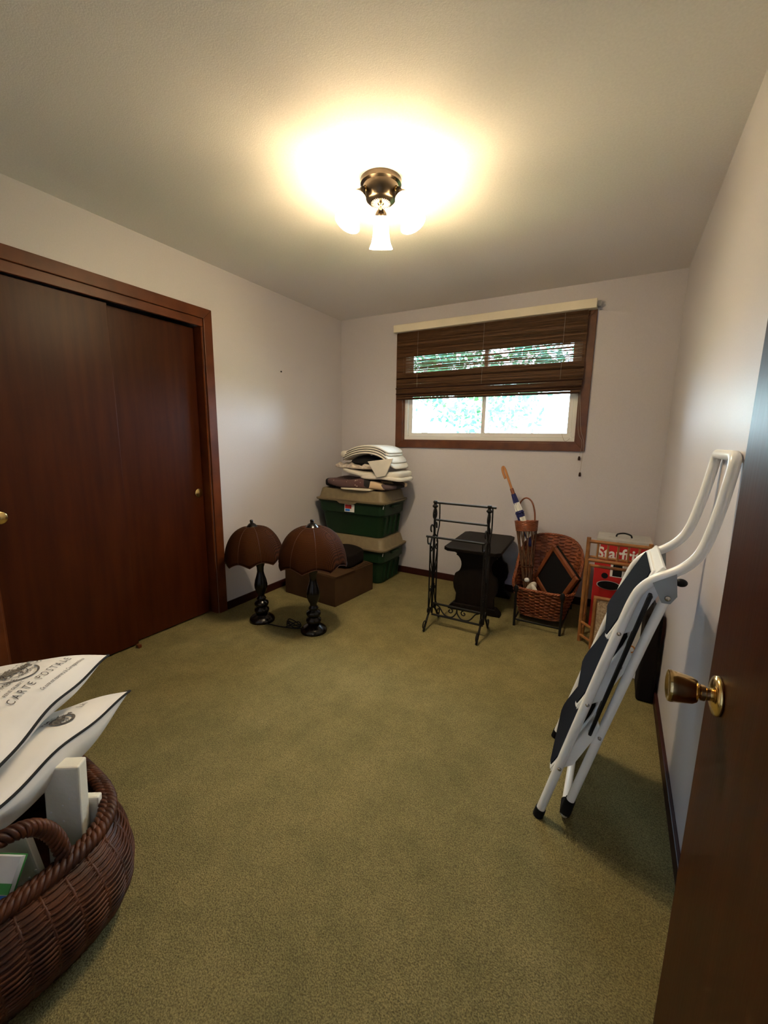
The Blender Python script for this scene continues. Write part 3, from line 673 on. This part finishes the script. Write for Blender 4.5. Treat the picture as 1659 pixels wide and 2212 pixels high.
def braid(pfun, n_, amp, r, strands, turns, mtl, root, name):
    for s in range(strands):
        pts = []
        for i in range(n_):
            u = i/n_; p = pfun(u); d = (pfun(u+.002)-pfun(u-.002)).normalized(); sd = d.cross(Vector((0, 0, 1))).normalized(); up_ = sd.cross(d)
            ph = 2*PI*(turns*u+s/strands); pts.append(p+sd*amp*math.cos(ph)+up_*amp*.8*math.sin(ph))
        MB().tube(pts, r, 6, closed=True).build(name, mtl, root, smooth=True)
wb = thing('wicker_basket', 'red-brown wicker basket with high arched back in a black iron stand', 'basket', (2.13, 3.16, 0))
def sq(u, p=4.5):
    a = 2*PI*u; ca, sa = math.cos(a), math.sin(a); k = (abs(ca)**p+abs(sa)**p)**(-1/p); return k*ca, k*sa
def bbot(u): a, b_ = sq(u); return Vector((2.117+.150*a, 3.145+.155*b_, .058-.004*a*0))
def brim(u):
    a, b_ = sq(u); y = 3.175+.248*b_; x = 2.122+(.205+.03*(b_+1)/2)*a
    t_ = max(0, (b_+.75)/1.75); z = .268+.315*(t_**1.35)-.07*(abs(a)**2.5)*t_
    return Vector((x, y, z))
PB = weave_basket(wb, bbot, brim, 34, 40, WICK, r_w=.0052, r_s=.005, amp=.0085, lining=WICK, level=.0128)
braid(brim, 260, .006, .0055, 3, 26, WICK, wb, 'rim_strand')
braid(bbot, 220, .006, .0055, 3, 22, WICK, wb, 'base_strand')
for (x, y, tx, ty) in ((1.966, 2.895, 1.962, 2.918), (2.272, 2.885, 2.268, 2.912), (1.955, 3.425, 1.955, 3.40), (2.29, 3.425, 2.29, 3.40)):
    lg = MB().tube([(x, y, 0), (lerp(x, tx, .5), lerp(y, ty, .4), .15), (tx, ty-.004 if ty < 3 else ty, .262)], .0085, 8).build('stand_leg', IRON, wb)
    if y < 3: MB().ell((tx, ty-.010, .268), (.017, .008, .032), 12, 8).build('leaf_finial', IRON, lg, smooth=True)
MB().tube([(1.966, 2.905, .045), (2.272, 2.897, .045), (2.29, 3.42, .045), (1.955, 3.42, .045)], .007, 8, closed=True).build('stand_frame', IRON, wb)

# umbrella holder
uh = thing('umbrella_basket', 'slim tapered willow umbrella holder with arched handle inside the wicker basket', 'basket', (2.0, 3.18, .07))
ct, cb_ = Vector((1.938, 3.255, .69)), Vector((2.005, 3.175, .075))
axd = (ct-cb_).normalized(); ux = Vector((0, 1, 0)).cross(axd).normalized(); uy = axd.cross(ux)
def cone(a, v, k=1): r_ = lerp(.018, .080, v**1.15)*k; return cb_.lerp(ct, v)+ux*r_*math.cos(a)+uy*r_*math.sin(a)
for k in range(22):
    tw_ = .9 if k % 2 else -.9
    a0 = 2*PI*k/22
    MB().tube([cone(a0+tw_*v/8*1.1, v/8) for v in range(9)], .0034, 6).build('willow_rod', BARK, uh, smooth=True)
for v in (.46, .20):
    MB().tube([cone(2*PI*i/36, v, 1.05) for i in range(36)], .005, 6, closed=True).build('binding_ring', WICKD, uh, smooth=True)
for j in range(9):
    MB().tube([cone(2*PI*i/48, .90+.014*j, 1.03)+axd*.0015*math.sin(i*PI/2+j*PI) for i in range(48)], .0050, 6, closed=True).build('top_weave', WICK, uh, smooth=True)
hx_ = ux*.85-uy*.53
hp = [ct-hx_*.080, ct-hx_*.080+axd*.08, ct+axd*.155-hx_*.055, ct+axd*.185, ct+axd*.155+hx_*.055, ct+hx_*.080+axd*.08, ct+hx_*.080]
MB().tube(smoothpath(hp, 8), .0062, 8).build('handle', FRAMEW, uh, smooth=True)
# umbrella
um = thing('umbrella', 'navy and white folded umbrella with curved wooden handle', 'umbrella', (1.98, 3.24, .2))
u0, u1 = Vector((1.752, 3.250, 1.085)), Vector((1.9945, 3.224, .50)); ud = (u1-u0).normalized()
uxx = Vector((0, 1, 0)).cross(ud).normalized(); Ru = Matrix((uxx, ud.cross(uxx), ud)).transposed(); side = Vector((-1, 0, -.1))
MB().tube(smoothpath([u0+ud*.075+side*.018+Vector((0, -.012, 0)), u0+ud*.03+side*.020+Vector((0, -.012, 0)), u0+ud*-.008+side*.016+Vector((0, -.008, 0)), u0-ud*.020+side*.006, u0+ud*.005, u0+ud*.06, u0+ud*.165], 8), .0095, 10).build('handle', UMBW, um, smooth=True)
MB().lathe([(.012, .155), (.014, .158), (.014, .195), (.016, .200), (0, .2)], 16, u0, Ru).build('collar', FRAMEW, um, smooth=True, auto=40)
def folds(m_, z0, z1, r0, r1, a0=0, a1=2*PI, n_=48, k=1.0):
    m_.grid(lambda u, v: u0+ud*lerp(z0, z1, v)+(uxx*math.cos(lerp(a0, a1, u))+ud.cross(uxx)*math.sin(lerp(a0, a1, u)))*(lerp(r0, r1, v)*(1+.16*math.sin(8*lerp(a0, a1, u)+v*1.2)))*k, n_, 10); return m_
folds(MB(), .198, .37, .015, .028).build('canopy', NAVY, um, smooth=True)
folds(MB(), .37, .62, .028, .012).build('canopy', NAVY, um, smooth=True)
folds(MB(), .270, .335, .0205, .0255, 3.3, 5.6, 24, 1.05).build('white_panel', WHITEN, um, smooth=True)
folds(MB(), .385, .55, .027, .0165, 3.3, 4.9, 24, 1.05).build('white_panel', WHITEN, um, smooth=True)
MB().tube([u0+ud*.350+(uxx*math.cos(2*PI*i/24)+ud.cross(uxx)*math.sin(2*PI*i/24))*.029 for i in range(24)], .006, 6, closed=True).build('strap', NAVY, um, smooth=True)
# square frame standing on its corner
fr_ = thing('framed_artwork', 'dark panel in a brown wooden frame propped on its corner in the wicker basket', 'frame', (2.20, 3.1, .08))
fc = Vector((2.182, 3.139, .322)); fn_ = Vector((-1.04, -1, .05)).normalized(); fxx = Vector((0, 0, 1)).cross(fn_).normalized(); fyy = fn_.cross(fxx)
ra = math.radians(-31.5); ea = fxx*math.cos(ra)+fyy*math.sin(ra); eb = -fxx*math.sin(ra)+fyy*math.cos(ra)
Rf = Matrix((ea, eb, fn_)).transposed(); fa, fb = .336, .360
for s in (-1, 1):
    MB().box(fc+ea*s*(fa/2-.017), (.034, fb, .022), Rf).build('frame_side', FRAMEW, fr_, bevel=.005)
    MB().box(fc+eb*s*(fb/2-.017), (fa-.068, .034, .022), Rf).build('frame_side', FRAMEW, fr_, bevel=.005)
MB().box(fc-fn_*.004, (fa-.06, fb-.06, .006), Rf).build('dark_panel', BLACKPR, fr_)
FA2, FB2 = .325, .345
fr2 = thing('framed_artwork', 'plain brown wooden frame leaning behind the dark-panelled one', 'frame', (2.20, 3.28, .12))
fc2 = fc-fn_*.030
for s in (-1, 1):
    MB().box(fc2+ea*s*(FA2/2-.012), (.024, FB2, .018), Rf).build('frame_side', DARKT, fr2, bevel=.004)
    MB().box(fc2+eb*s*(FB2/2-.012), (FA2-.048, .024, .018), Rf).build('frame_side', DARKT, fr2, bevel=.004)
MB().box(fc2-fn_*.004, (FA2-.04, FB2-.04, .005), Rf).build('back_panel', BLACKPR, fr2)
# grey and white felt bird
bd_ = thing('bird_ornament', 'small grey and white bird ornament lying at the front of the wicker basket', 'ornament', (2.045, 3.02, .2))
m = MB(); m.ell((2.045, 3.02, .255), (.030, .028, .055), 16, 12, Matrix.Rotation(.5, 3, 'Y')); m.build('body', FELT, bd_, smooth=True)
MB().ell((2.012, 3.015, .312), (.018, .017, .016), 14, 10).build('head', WHITEN, bd_, smooth=True)
MB().ell((2.075, 3.000, .245), (.018, .010, .052), 14, 10, Matrix.Rotation(-.45, 3, 'Y')).build('wing', LINEN, bd_, smooth=True)
MB().lathe([(.008, 0), (.004, .01), (0, .02)], 10, (1.995, 3.008, .31), Matrix.Rotation(-PI/2, 3, 'Y')).build('beak', BLACKP, bd_)

# ================================================================== BAMBOO STAND
bs = thing('bamboo_stand', 'honey-coloured bamboo stand with spindle rails and woven front panel', 'stand', (2.55, 2.86, 0))
def cane(a, b_, r=.0105, name='pole', parent=bs, n_=None):
    a = Vector(a); b_ = Vector(b_); L = (b_-a).length; k = n_ or max(2, int(L/.13)); pts = []; rs = []
    for i in range(k):
        for (t_, q) in ((.0, 1.0), (.05, 1.0), (.46, .97), (.92, 1.0), (.965, 1.14)):
            if i == k-1 and t_ > .9: q = 1.0
            pts.append(a.lerp(b_, (i+t_)/k)); rs.append(r*q)
    pts.append(b_); rs.append(r)
    return MB().tube(pts, rs, 12).build(name, BAMB, parent, smooth=True, auto=60)
yb, yf = 2.885, 2.80
cane((2.392, yb, 0), (2.392, yb, .705), .0125); cane((2.728, yb, 0), (2.728, yb, .705), .0125)
cane((2.405, yb+.12, 0), (2.405, yb+.12, .50), .011); cane((2.722, yb+.12, 0), (2.722, yb+.12, .50), .011)
cane((2.392, yb, .680), (2.728, yb, .680), .0115, 'rail'); cane((2.392, yb, .558), (2.728, yb, .558), .0115, 'rail'); cane((2.392, yb+.01, .578), (2.728, yb+.01, .578), .0085, 'rail')
for i in range(1, 6): cane((2.392+.336*i/6, yb, .572), (2.392+.336*i/6, yb, .672), .0065, 'spindle', n_=2)
cane((2.466, yf, 0), (2.466, yf, .343), .0118); cane((2.70, yf, 0), (2.70, yf, .343), .0118)
cane((2.455, yf, .343), (2.71, yf, .343), .0125, 'rail'); cane((2.466, yf, .035), (2.70, yf, .035), .010, 'rail')
for z in (.045, .135):
    cane((2.392, yb, z), (2.466, yf, z), .009, 'rung', n_=2); cane((2.728, yb, z), (2.70, yf, z), .009, 'rung', n_=2)
    cane((2.392, yb, z+.02), (2.405, yb+.12, z+.02), .008, 'rung', n_=2)
MB().bb((2.478, yf-.004, .046), (2.689, yf+.004, .332)).build('woven_panel', MAT_, bs)
cane((2.405, yb+.12, .49), (2.722, yb+.12, .49), .010, 'rail')
# red appliance box
rb = thing('appliance_box', 'red appliance carton with grey top and black carrying handle behind the bamboo stand', 'box', (2.59, 3.26, 0))
X0, X1, YB0, YB1, ZB = 2.432, 2.752, 3.125, 3.375, .655
MB().bb((X0, YB0, 0), (X1, YB1, ZB-.03)).build('carton_body', RED, rb, bevel=.002)
MB().bb((X0-.001, YB0-.001, ZB-.03), (X1+.001, YB1+.001, ZB)).build('carton_top', GREYB, rb, bevel=.002)
MB().bb((X0-.001, YB0-.0012, ZB-.165), (X0+.025, YB0, ZB-.03)).build('corner_print', GREYB, rb)
MB().tube(smoothpath([(2.545, 3.24, ZB), (2.552, 3.24, ZB+.020), (2.59, 3.24, ZB+.030), (2.63, 3.24, ZB+.020), (2.638, 3.24, ZB)], 8), .0055, 8).build('carry_handle', BLACKP, rb, smooth=True)
MB().bb((2.50, 3.215, ZB), (2.68, 3.265, ZB+.002)).build('handle_plate', GREYB, rb)
tv, tf = text_mesh('Starfrit', .105, .0028)
m = MB(); m.add([(2.567+v[0]*.86, YB0-.0025, ZB-.098+v[1]) for v in tv], tf); m.build('lettering', WHITEP, rb, label='bold white rounded lettering on red')
# printed picture of the pot
MB().bb((2.53, YB0-.002, .40), (2.66, YB0-.001, .50)).build('print', WHITEP, rb)
MB().bb((2.545, YB0-.003, .405), (2.60, YB0-.002, .49)).build('print', BLACKPR, rb)
MB().bb((2.605, YB0-.003, .405), (2.655, YB0-.002, .485)).build('print', GREYB, rb)
Rx = Matrix.Rotation(PI/2, 3, 'X') @ Matrix.Diagonal((1, .42, 1))
MB().lathe([(0, 0), (.075, 0), (.075, .001)], 36, (2.53, YB0-.001, .335), Rx).build('print', GREYB, rb)
MB().lathe([(0, 0), (.068, 0), (.068, .002)], 36, (2.53, YB0-.001, .335), Rx).build('print', BLACKPR, rb)
MB().lathe([(0, 0), (.02, 0), (.02, .002)], 18, (2.50, YB0-.001, .40), Matrix.Rotation(PI/2, 3, 'X')).build('print', BLACKPR, rb)
# white carton behind the stool
wc = thing('white_carton', 'white carton with blue top edge and orange mark behind the step stool', 'box', (2.66, 2.6, 0))
Rw = Matrix.Rotation(.10, 3, 'Y')
MB().box((2.655, 2.60, .215), (.17, .13, .41), Rw).build('carton_body', WHITEC, wc, bevel=.003)
MB().box((2.676, 2.60, .4325), (.172, .132, .028), Rw).build('top_band', BLUEP, wc, bevel=.003)
MB().box((2.667, 2.534, .375), (.15, .002, .006), Rw).build('print', BLACKPR, wc)
MB().lathe([(0, 0), (.022, 0), (.022, .002)], 20, (2.668, 2.5345, .175), Matrix.Rotation(PI/2, 3, 'X')).build('print', ORANGE, wc)
MB().lathe([(0, 0), (.014, 0), (.014, .003)], 20, (2.668, 2.5345, .175), Matrix.Rotation(PI/2, 3, 'X')).build('print', WHITEP, wc)
bc_ = thing('black_case', 'slim black case standing against the wall behind the step stool', 'case', (2.735, 2.42, 0))
MB().bb((2.70, 2.32, 0), (2.774, 2.51, .475)).build('case_body', DARKBAG, bc_, bevel=.012)
MB().tube(smoothpath([(2.737, 2.36, .474), (2.737, 2.365, .495), (2.737, 2.415, .505), (2.737, 2.465, .495), (2.737, 2.47, .474)], 6), .006, 8).build('handle', BLACKP, bc_, smooth=True)

# ================================================================== STEP STOOL
ss = thing('step_stool', 'white folding step stool with black treads leaning on the wall', 'step stool', (2.43, 1.6, 0))
prof = [(2.383, .012), (2.511, .542), (2.567, .765), (2.588, .842), (2.605, .880), (2.634, .912), (2.682, .943), (2.716, .978), (2.738, 1.025), (2.757, 1.12), (2.770, 1.215), (2.773, 1.245)]
def yn(z): return 1.372+.022*z
def yfz(z): return 1.828-.135*z
nearp = [Vector((x, yn(z), z)) for x, z in prof]; farp = [Vector((x, yfz(z), z)) for x, z in prof]
topn, topf = nearp[-1], farp[-1]
path = smoothpath(nearp, 5)+[topn+Vector((.0015, .006, .018)), topn+Vector((.002, .022, .026))]+[topf+Vector((.002, -.022, .026)), topf+Vector((.0015, -.006, .018))]+list(reversed(smoothpath(farp, 5)))
MB().tube(path, .0145, 14).build('front_frame', WMETAL, ss, smooth=True, auto=60)
for p in (nearp[0], farp[0]):
    d = Vector((.235, 0, 1)).normalized()
    MB().tube([p-d*.012, p+d*.022], .0175, 14).build('rubber_foot', RUBBER, ss, smooth=True, auto=50)
# rear frame
rp_ = [(2.668, .872), (2.634, .745), (2.545, .384), (2.478, .10), (2.466, .045)]
rn = [Vector((x, 1.392, z)) for x, z in rp_]; rf = [Vector((x, 1.79-.09*z, z)) for x, z in rp_]
bar_n = Vector((2.461, 1.415, .018)); bar_f = Vector((2.461, 1.765, .018))
MB().tube(rn+[Vector((2.4625, 1.398, .026)), bar_n, bar_f, Vector((2.4625, 1.785, .026))]+list(reversed(rf)), .0135, 14).build('rear_frame', WMETAL, ss, smooth=True, auto=60)
for (a, b_, c_) in ((rn[-2], rn[-1], bar_n), (rf[-2], rf[-1], bar_f)):
    MB().tube([a.lerp(b_, .1), b_, b_.lerp(c_, .5)+Vector((0, 0, -.006)), c_.lerp(bar_f if c_ is bar_n else bar_n, .14)], [.0165, .0175, .0175, .0165], 14).build('rubber_foot', RUBBER, ss, smooth=True, auto=60)
# steps
def step(xb, zb, xt, zt, pivot):
    dv = Vector((xt-xb, 0, zt-zb)); L = dv.length; dv.normalize(); nv = Vector((-dv.z, 0, dv.x))
    zc = (zb+zt)/2
    def fp(a, b_, d):      # a across 0..1, b along 0..1
        z = lerp(zb, zt, b_); y = lerp(yn(z)+.004, yfz(z)-.004, a); return Vector((lerp(xb, xt, b_), y, z))+nv*d
    ol = [(.02, 0), (.10, -.03), (.90, -.03), (.97, .02), (1, .12), (1, .90), (.94, 1.0), (.06, 1.0), (0, .9), (0, .12)]
    s_ = MB().prism(ol, .016, lambda a, b_, d: fp(a, b_, d-.016)).build('step', WMETAL, ss, bevel=.004)
    il = [(.05, .03), (.12, .0), (.88, .0), (.945, .05), (.965, .14), (.965, .88), (.92, .96), (.08, .96), (.035, .88), (.035, .12)]
    MB().prism(il, .004, lambda a, b_, d: fp(a, b_, d-.001)).build('tread', TREAD, s_)
    for a in (0, 1):   # side flange with rivet
        q = [fp(a, .0, -.004), fp(a, .95, -.004), fp(a, .80, -.045), fp(a, .25, -.045)]
        off = Vector((0, .003 if a == 0 else -.003, 0))
        MB().add(q+[p+off for p in q], [(0, 1, 2, 3), (7, 6, 5, 4), (0, 4, 5, 1), (1, 5, 6, 2), (2, 6, 7, 3), (3, 7, 4, 0)]).build('side_flange', WMETAL, s_)
        yy = (yn(pivot[1])-.0165) if a == 0 else (yfz(pivot[1])+.0165)
        MB().lathe([(.0065, -.003), (.0055, .001), (.003, .003), (0, .0035)], 12, (pivot[0], yy, pivot[1]), Matrix.Rotation(PI/2 if a == 0 else -PI/2, 3, 'X')).build('rivet', CHROME, s_, smooth=True)
step(2.526, .700, 2.628, .935, (2.560, .731))
step(2.462, .440, 2.590, .720, (2.497, .474))
step(2.402, .185, 2.525, .462, (2.435, .217))
# black links, hinge plates, spreader, knob
for (y, s) in ((1.396, -1), (1.735, 1)):
    MB().beam((2.628, y+.010*s, .868), (2.512, y+.010*s, .368), .034, .010, (1, 0, 0)).build('link_bar', BLACKP, ss, bevel=.003)
    for (x, z) in ((2.627, .860), (2.573, .622), (2.514, .376)):
        MB().lathe([(.007, 0), (.006, .004), (0, .006)], 12, (x, y+s*.014, z), Matrix.Rotation(PI/2 if s < 0 else -PI/2, 3, 'X')).build('rivet', CHROME, ss, smooth=True)
    MB().prism([(2.628, .905), (2.682, .940), (2.690, .875), (2.676, .850), (2.655, .850)], .004, lambda a, b_, d, y=y, s=s: Vector((a, y-.016*(-s)*-1+d, b_)) if False else Vector((a, (1.376 if s < 0 else 1.716)+d, b_))).build('hinge_plate', STEEL, ss)
    MB().lathe([(.0085, 0), (.007, .005), (0, .007)], 14, (2.668, 1.374 if s < 0 else 1.722, .866), Matrix.Rotation(PI/2 if s < 0 else -PI/2, 3, 'X')).build('rivet', CHROME, ss, smooth=True)
MB().lathe([(.006, -.003), (.0055, .001), (0, .004)], 12, (2.541, 1.3765, .365), Matrix.Rotation(PI/2, 3, 'X')).build('rivet', CHROME, ss, smooth=True)
MB().beam((2.642, 1.40, .930), (2.642, 1.695, .930), .012, .045, (.6, 0, .8)).build('platform_bar', WMETAL, ss, bevel=.003)
MB().tube([(2.668, 1.392, .872), (2.668, 1.705, .872)], .010, 10).build('hinge_rod', WMETAL, ss, smooth=True, auto=60)
MB().ell((2.700, 1.42, .905), (.016, .012, .012), 14, 10).build('release_knob', BLACKP, ss, smooth=True)

# ================================================================== FOREGROUND BASKET AND CONTENTS
BC = Vector((1.088, .262, 0)); BA = math.radians(-4)
RB = Matrix.Rotation(BA, 3, 'Z')
def el(u, a, b_, z, p=3.2):
    x, y = sq(u, p); v = RB @ Vector((a*x, b_*y, 0)); return Vector((BC.x+v.x, BC.y+v.y, z))
fb_ = thing('oval_basket', 'large oval brown willow basket holding pillows and white foam pieces', 'basket', (BC.x, BC.y, 0))
weave_basket(fb_, lambda u: el(u, .342, .272, .006, 3.6), lambda u: el(u, .300, .305, .222), 40, 42, WICKD, r_w=.0037, r_s=.005, amp=.0042, seg=5, lining=WICKD, belly=lambda u: el(u, .392, .322, .118, 3.6))
braid(lambda u: el(u, .296, .306, .226), 420, .013, .0085, 4, 34, WICKD, fb_, 'rim_strand')
braid(lambda u: el(u, .283, .293, .234), 420, .008, .0065, 3, 40, WICKD, fb_, 'rim_strand')
braid(lambda u: el(u, .346, .276, .012, 3.6), 300, .006, .0060, 3, 30, WICKD, fb_, 'base_strand')
# looped side handle
def hpt(t_):
    a = PI*t_
    c_ = math.cos(a); return Vector((1.366-.012*math.sin(a), .235+.150*math.copysign(abs(c_)**.6, c_), .20+.185*math.sin(a)**.85))
hcore = [hpt(i/40) for i in range(41)]
hd = MB().tube(hcore, .013, 8).build('handle', WICKD, fb_, smooth=True)
for s in range(4):
    pts = []
    for i in range(121):
        t_ = i/120; p = hpt(t_); d = (hpt(min(t_+.01, 1))-hpt(max(t_-.01, 0))).normalized(); sd = Vector((1, 0, 0)).cross(d).normalized(); u_ = d.cross(sd); ph = 2*PI*(9*t_+s/4)
        pts.append(p+(sd*math.cos(ph)+u_*math.sin(ph))*.013)
    MB().tube(pts, .0072, 6).build('handle_strand', WICKD, hd, smooth=True)

# pillows
def pillow(name, label, A_, e1, e2, size, T, group, TB):
    e1 = Vector(e1).normalized(); e2 = Vector(e2); e2 = (e2-e1*e2.dot(e1)).normalized(); nn = e1.cross(e2)
    if nn.z < 0: nn = -nn
    C_ = Vector(A_)+(e1+e2)*size/2
    root = thing(name, label, 'pillow', C_-Vector((0, 0, TB)), group)
    def S(u, v, s):
        x = u*(1-.075*(1-v*v)*abs(u)); y = v*(1-.075*(1-u*u)*abs(v))
        h = (T if s > 0 else TB)*(max(0, 1-u**2)*max(0, 1-v**2))**.5
        h *= 1+.05*math.sin(5*u+2*v)+.04*math.sin(7*v-3*u)
        wv = .005*math.sin(6*u+1)*abs(v)**2+.006*math.sin(7*v)*abs(u)**2
        return C_+e1*(x*size/2)+e2*(y*size/2)+nn*(s*h+wv)
    N = 76
    m_ = MB(); m_.grid(lambda a, b_: S(a*2-1, b_*2-1, 1), N, N); m_.build('pillow_top', PILLOW, root, smooth=True)
    m_ = MB(); m_.grid(lambda a, b_: S(a*2-1, b_*2-1, -1), N, N); m_.build('pillow_bottom', PILLOW, root, smooth=True)
    ed = []
    for k in range(4):
        for i in range(24):
            t_ = i/24*2-1; ed.append([(t_, -1), (1, t_), (-t_, 1), (-1, -t_)][k])
    MB().tube([S(u, v, 0) for u, v in ed], .0042, 6, closed=True).build('piping', BLACKC, root, smooth=True, label='black piping along the seam')
    return root, S, size
def on_pillow(S, pts, fs, name, mtl, root, lift=.0030):
    V = []
    for (u, v) in pts:
        p = S(u, v, 1); a = S(u+.01, v, 1)-p; b_ = S(u, v+.01, 1)-p; nn = a.cross(b_).normalized()
        if nn.z < 0: nn = -nn
        V.append(p+nn*lift)
    return MB().add(V, fs).build(name, mtl, root)
PG = 'printed pillows heaped on the oval basket'
P1, S1, z1_ = pillow('throw_pillow', 'white throw pillow printed with postcard lettering, topmost of the heap', (1.02, .70, .545), (.61, -.79, 0), (-.79, -.61, -.22), .52, .115, PG, .075)
P2, S2, z2_ = pillow('throw_pillow', 'white throw pillow with black piping and postmark, lying under the lettered one', (1.125, .705, .44), (.47, -.88, .045), (-.88, -.47, -.40), .52, .070, PG, .125)
def pillow_text(S, root, txt, size, uc, vc, name='lettering', mtl=INK, k=1.0):
    tv_, tf_ = text_mesh(txt, size)
    on_pillow(S, [(uc-v[0]*k*-1, vc+v[1]*1.0) for v in tv_], tf_, name, mtl, root)
def ring2(r0, r1, n_, a0=0, a1=2*PI): 
    pts = []; fs = []
    for i in range(n_+1):
        a = lerp(a0, a1, i/n_); pts += [(r0*math.cos(a), r0*math.sin(a)), (r1*math.cos(a), r1*math.sin(a))]
    return pts, [(2*i, 2*i+1, 2*i+3, 2*i+2) for i in range(n_)]
HS = .26
def ptxt(S, root, txt, size, uc, vc, sp=1.0, mtl=INK):
    tv_, tf_ = text_mesh(txt, size)
    on_pillow(S, [(uc-v[0]*sp/HS, vc+v[1]/HS) for v in tv_], tf_, 'lettering', mtl, root)
def pring(S, root, r0, r1, uc, vc, a0=0, a1=2*PI, mtl=INK, nm='postmark_ring'):
    p_, f_ = ring2(r0, r1, 28, a0, a1); on_pillow(S, [(uc-x/HS, vc+y/HS) for x, y in p_], f_, nm, mtl, root)
ptxt(S1, P1, 'C A R T E   P O S T A L E', .026, -.17, -.79, .92)
ptxt(S1, P1, 'Ce cote est reserve a la Correspondance', .0115, -.36, -.90)
ptxt(S1, P1, 'RENE GILBERT', .012, .10, -.70)
ptxt(S1, P1, 'TIMBRE - POSTE', .022, -.10, -.60)
pring(S1, P1, .060, .065, -.22, -.46, 2.6, 5.9)
pring(S1, P1, .036, .0385, -.22, -.46)
rnd = random.Random(3)
def blot(S, root, uc, vc, rx, ry, n_, mtl, seed):
    rn_ = random.Random(seed); pts = []; fs = []
    for k in range(n_):
        cx = rn_.gauss(0, .45)*rx; cy = rn_.gauss(0, .45)*ry; L = rn_.uniform(.004, .016); w_ = rn_.uniform(.0012, .004); a = rn_.gauss(.35, .5)
        dx, dy = math.cos(a)*L, math.sin(a)*L; ex, ey = -math.sin(a)*w_, math.cos(a)*w_; i0 = len(pts)
        pts += [(cx-dx-ex*.3, cy-dy-ey*.3), (cx-ex, cy-ey), (cx+dx, cy+dy), (cx+ex, cy+ey)]; fs.append((i0, i0+1, i0+2, i0+3))
    on_pillow(S, [(uc-x/HS, vc+y/HS) for x, y in pts], fs, 'engraving', mtl, root, .003)
blot(S1, P1, -.28, -.42, .085, .030, 150, SEPIA, 4)
blot(S1, P1, .25, -.30, .10, .03, 60, SEPIA, 5)
pring(S2, P2, .024, .032, -.30, -.74); blot(S2, P2, -.30, -.72, .034, .026, 50, INK, 9)
ptxt(S2, P2, 'PARIS', .020, -.28, -.58)
ptxt(S2, P2, 'Lh', .03, -.62, -.72)

# white foam pieces in the basket
def foam(name, label, c, d, rot, dots):
    r = thing(name, label, 'foam piece', Vector(c)-Vector((0, 0, d[2]/2)))
    MB().box(c, d, rot).build('foam_block', FOAM, r, bevel=.005)
    for (x, z) in dots:
        p = Vector(c)+rot @ Vector((x, -d[1]/2, z))
        MB().lathe([(.0028, -.001), (.0026, .0012), (0, .0016)], 8, p, rot @ Matrix.Rotation(PI/2, 3, 'X')).build('stud', WHITEP, r)
RF1 = Matrix.Rotation(math.radians(37), 3, 'Z') @ Matrix.Rotation(math.radians(3), 3, 'Y')
foam('foam_block', 'tall white foam slab with small studs propping up the pillows', (1.244, .446, .212), (.09, .042, .395), RF1, [(.0, .08), (.018, .10), (.0, .03), (.0, -.04), (-.03, .06), (-.03, -.02)])
RF2 = Matrix.Rotation(math.radians(50), 3, 'Z') @ Matrix.Rotation(math.radians(-8), 3, 'Y')
foam('foam_block', 'short grey-white foam slab with studs behind the basket handle', (1.225, .345, .140), (.070, .03, .25), RF2, [(.02, .06), (.03, .01), (.012, -.005), (.02, -.05)])
RF3 = Matrix.Rotation(math.radians(37), 3, 'Z') @ Matrix.Rotation(math.radians(4), 3, 'Y')
foam('foam_block', 'small white foam offcut wedged against the basket rim', (1.2450, .4935, .139), (.062, .022, .255), RF3, [])
# striped picture book and white sheet
bk = thing('picture_book', 'book with green and blue striped cover and white pages at the basket rim', 'book', (1.26, .205, .18))
RK = Matrix.Rotation(math.radians(28), 3, 'Z') @ Matrix.Rotation(math.radians(52), 3, 'X')
kc = Vector((1.302, .262, .236))
MB().box(kc, (.10, .12, .016), RK).build('pages', WHITEC, bk)
MB().box(kc+RK @ Vector((0, -.0, -.0095)), (.104, .124, .003), RK).build('cover', GREENP, bk)
for i, mm in enumerate((GREENP, BLUEP, GREENP)):
    MB().box(kc+RK @ Vector((0, -.045+.022*i, .009)), (.103, .020, .0025), RK).build('cover_stripe', mm, bk)

# ================================================================== OUTSIDE
tag(MB().bb((-30, D+.14, -.75), (30, 60, -.65)).build('lawn', GRASS), 'sunlit lawn outside the window', 'lawn', kind='structure')
def tree(loc, h, rad, nleaf, seed, label):
    rn_ = random.Random(seed); L = Vector(loc)
    r = thing('leafy_tree', label, 'tree', L)
    MB().tube([L, L+Vector((.05, 0, h*.4)), L+Vector((-.05, .1, h*.75))], [.12, .10, .05], 10).build('trunk', TRUNK, r, smooth=True)
    m_ = MB(); V = []; Fs = []
    for k in range(nleaf):
        a = rn_.uniform(0, 2*PI); b_ = math.acos(rn_.uniform(-1, 1)); q = rn_.uniform(.35, 1)**.5
        clump = 1+.25*math.sin(3*a+b_*5)
        p = L+Vector((0, 0, h*.7))+Vector((math.sin(b_)*math.cos(a)*rad, math.sin(b_)*math.sin(a)*rad, math.cos(b_)*rad*.85))*q*clump
        d1 = Vector((rn_.gauss(0, 1), rn_.gauss(0, 1), rn_.gauss(0, 1))).normalized(); d2 = d1.orthogonal().normalized(); s = rn_.uniform(.05, .11)
        i0 = len(V); V += [p-d1*s, p+d2*s*.5, p+d1*s, p-d2*s*.5]; Fs.append((i0, i0+1, i0+2, i0+3))
    m_.add(V, Fs).build('crown', LEAF, r, kind='stuff')
tree((-3.3, 13.0, -.65), 6.2, 1.7, 1500, 1, 'pale leafy tree seen through the half of the window near the linen pile')
tree((-.15, 9.2, -.65), 4.9, 1.6, 2200, 2, 'pale leafy tree seen through the half of the window near the pull cords')
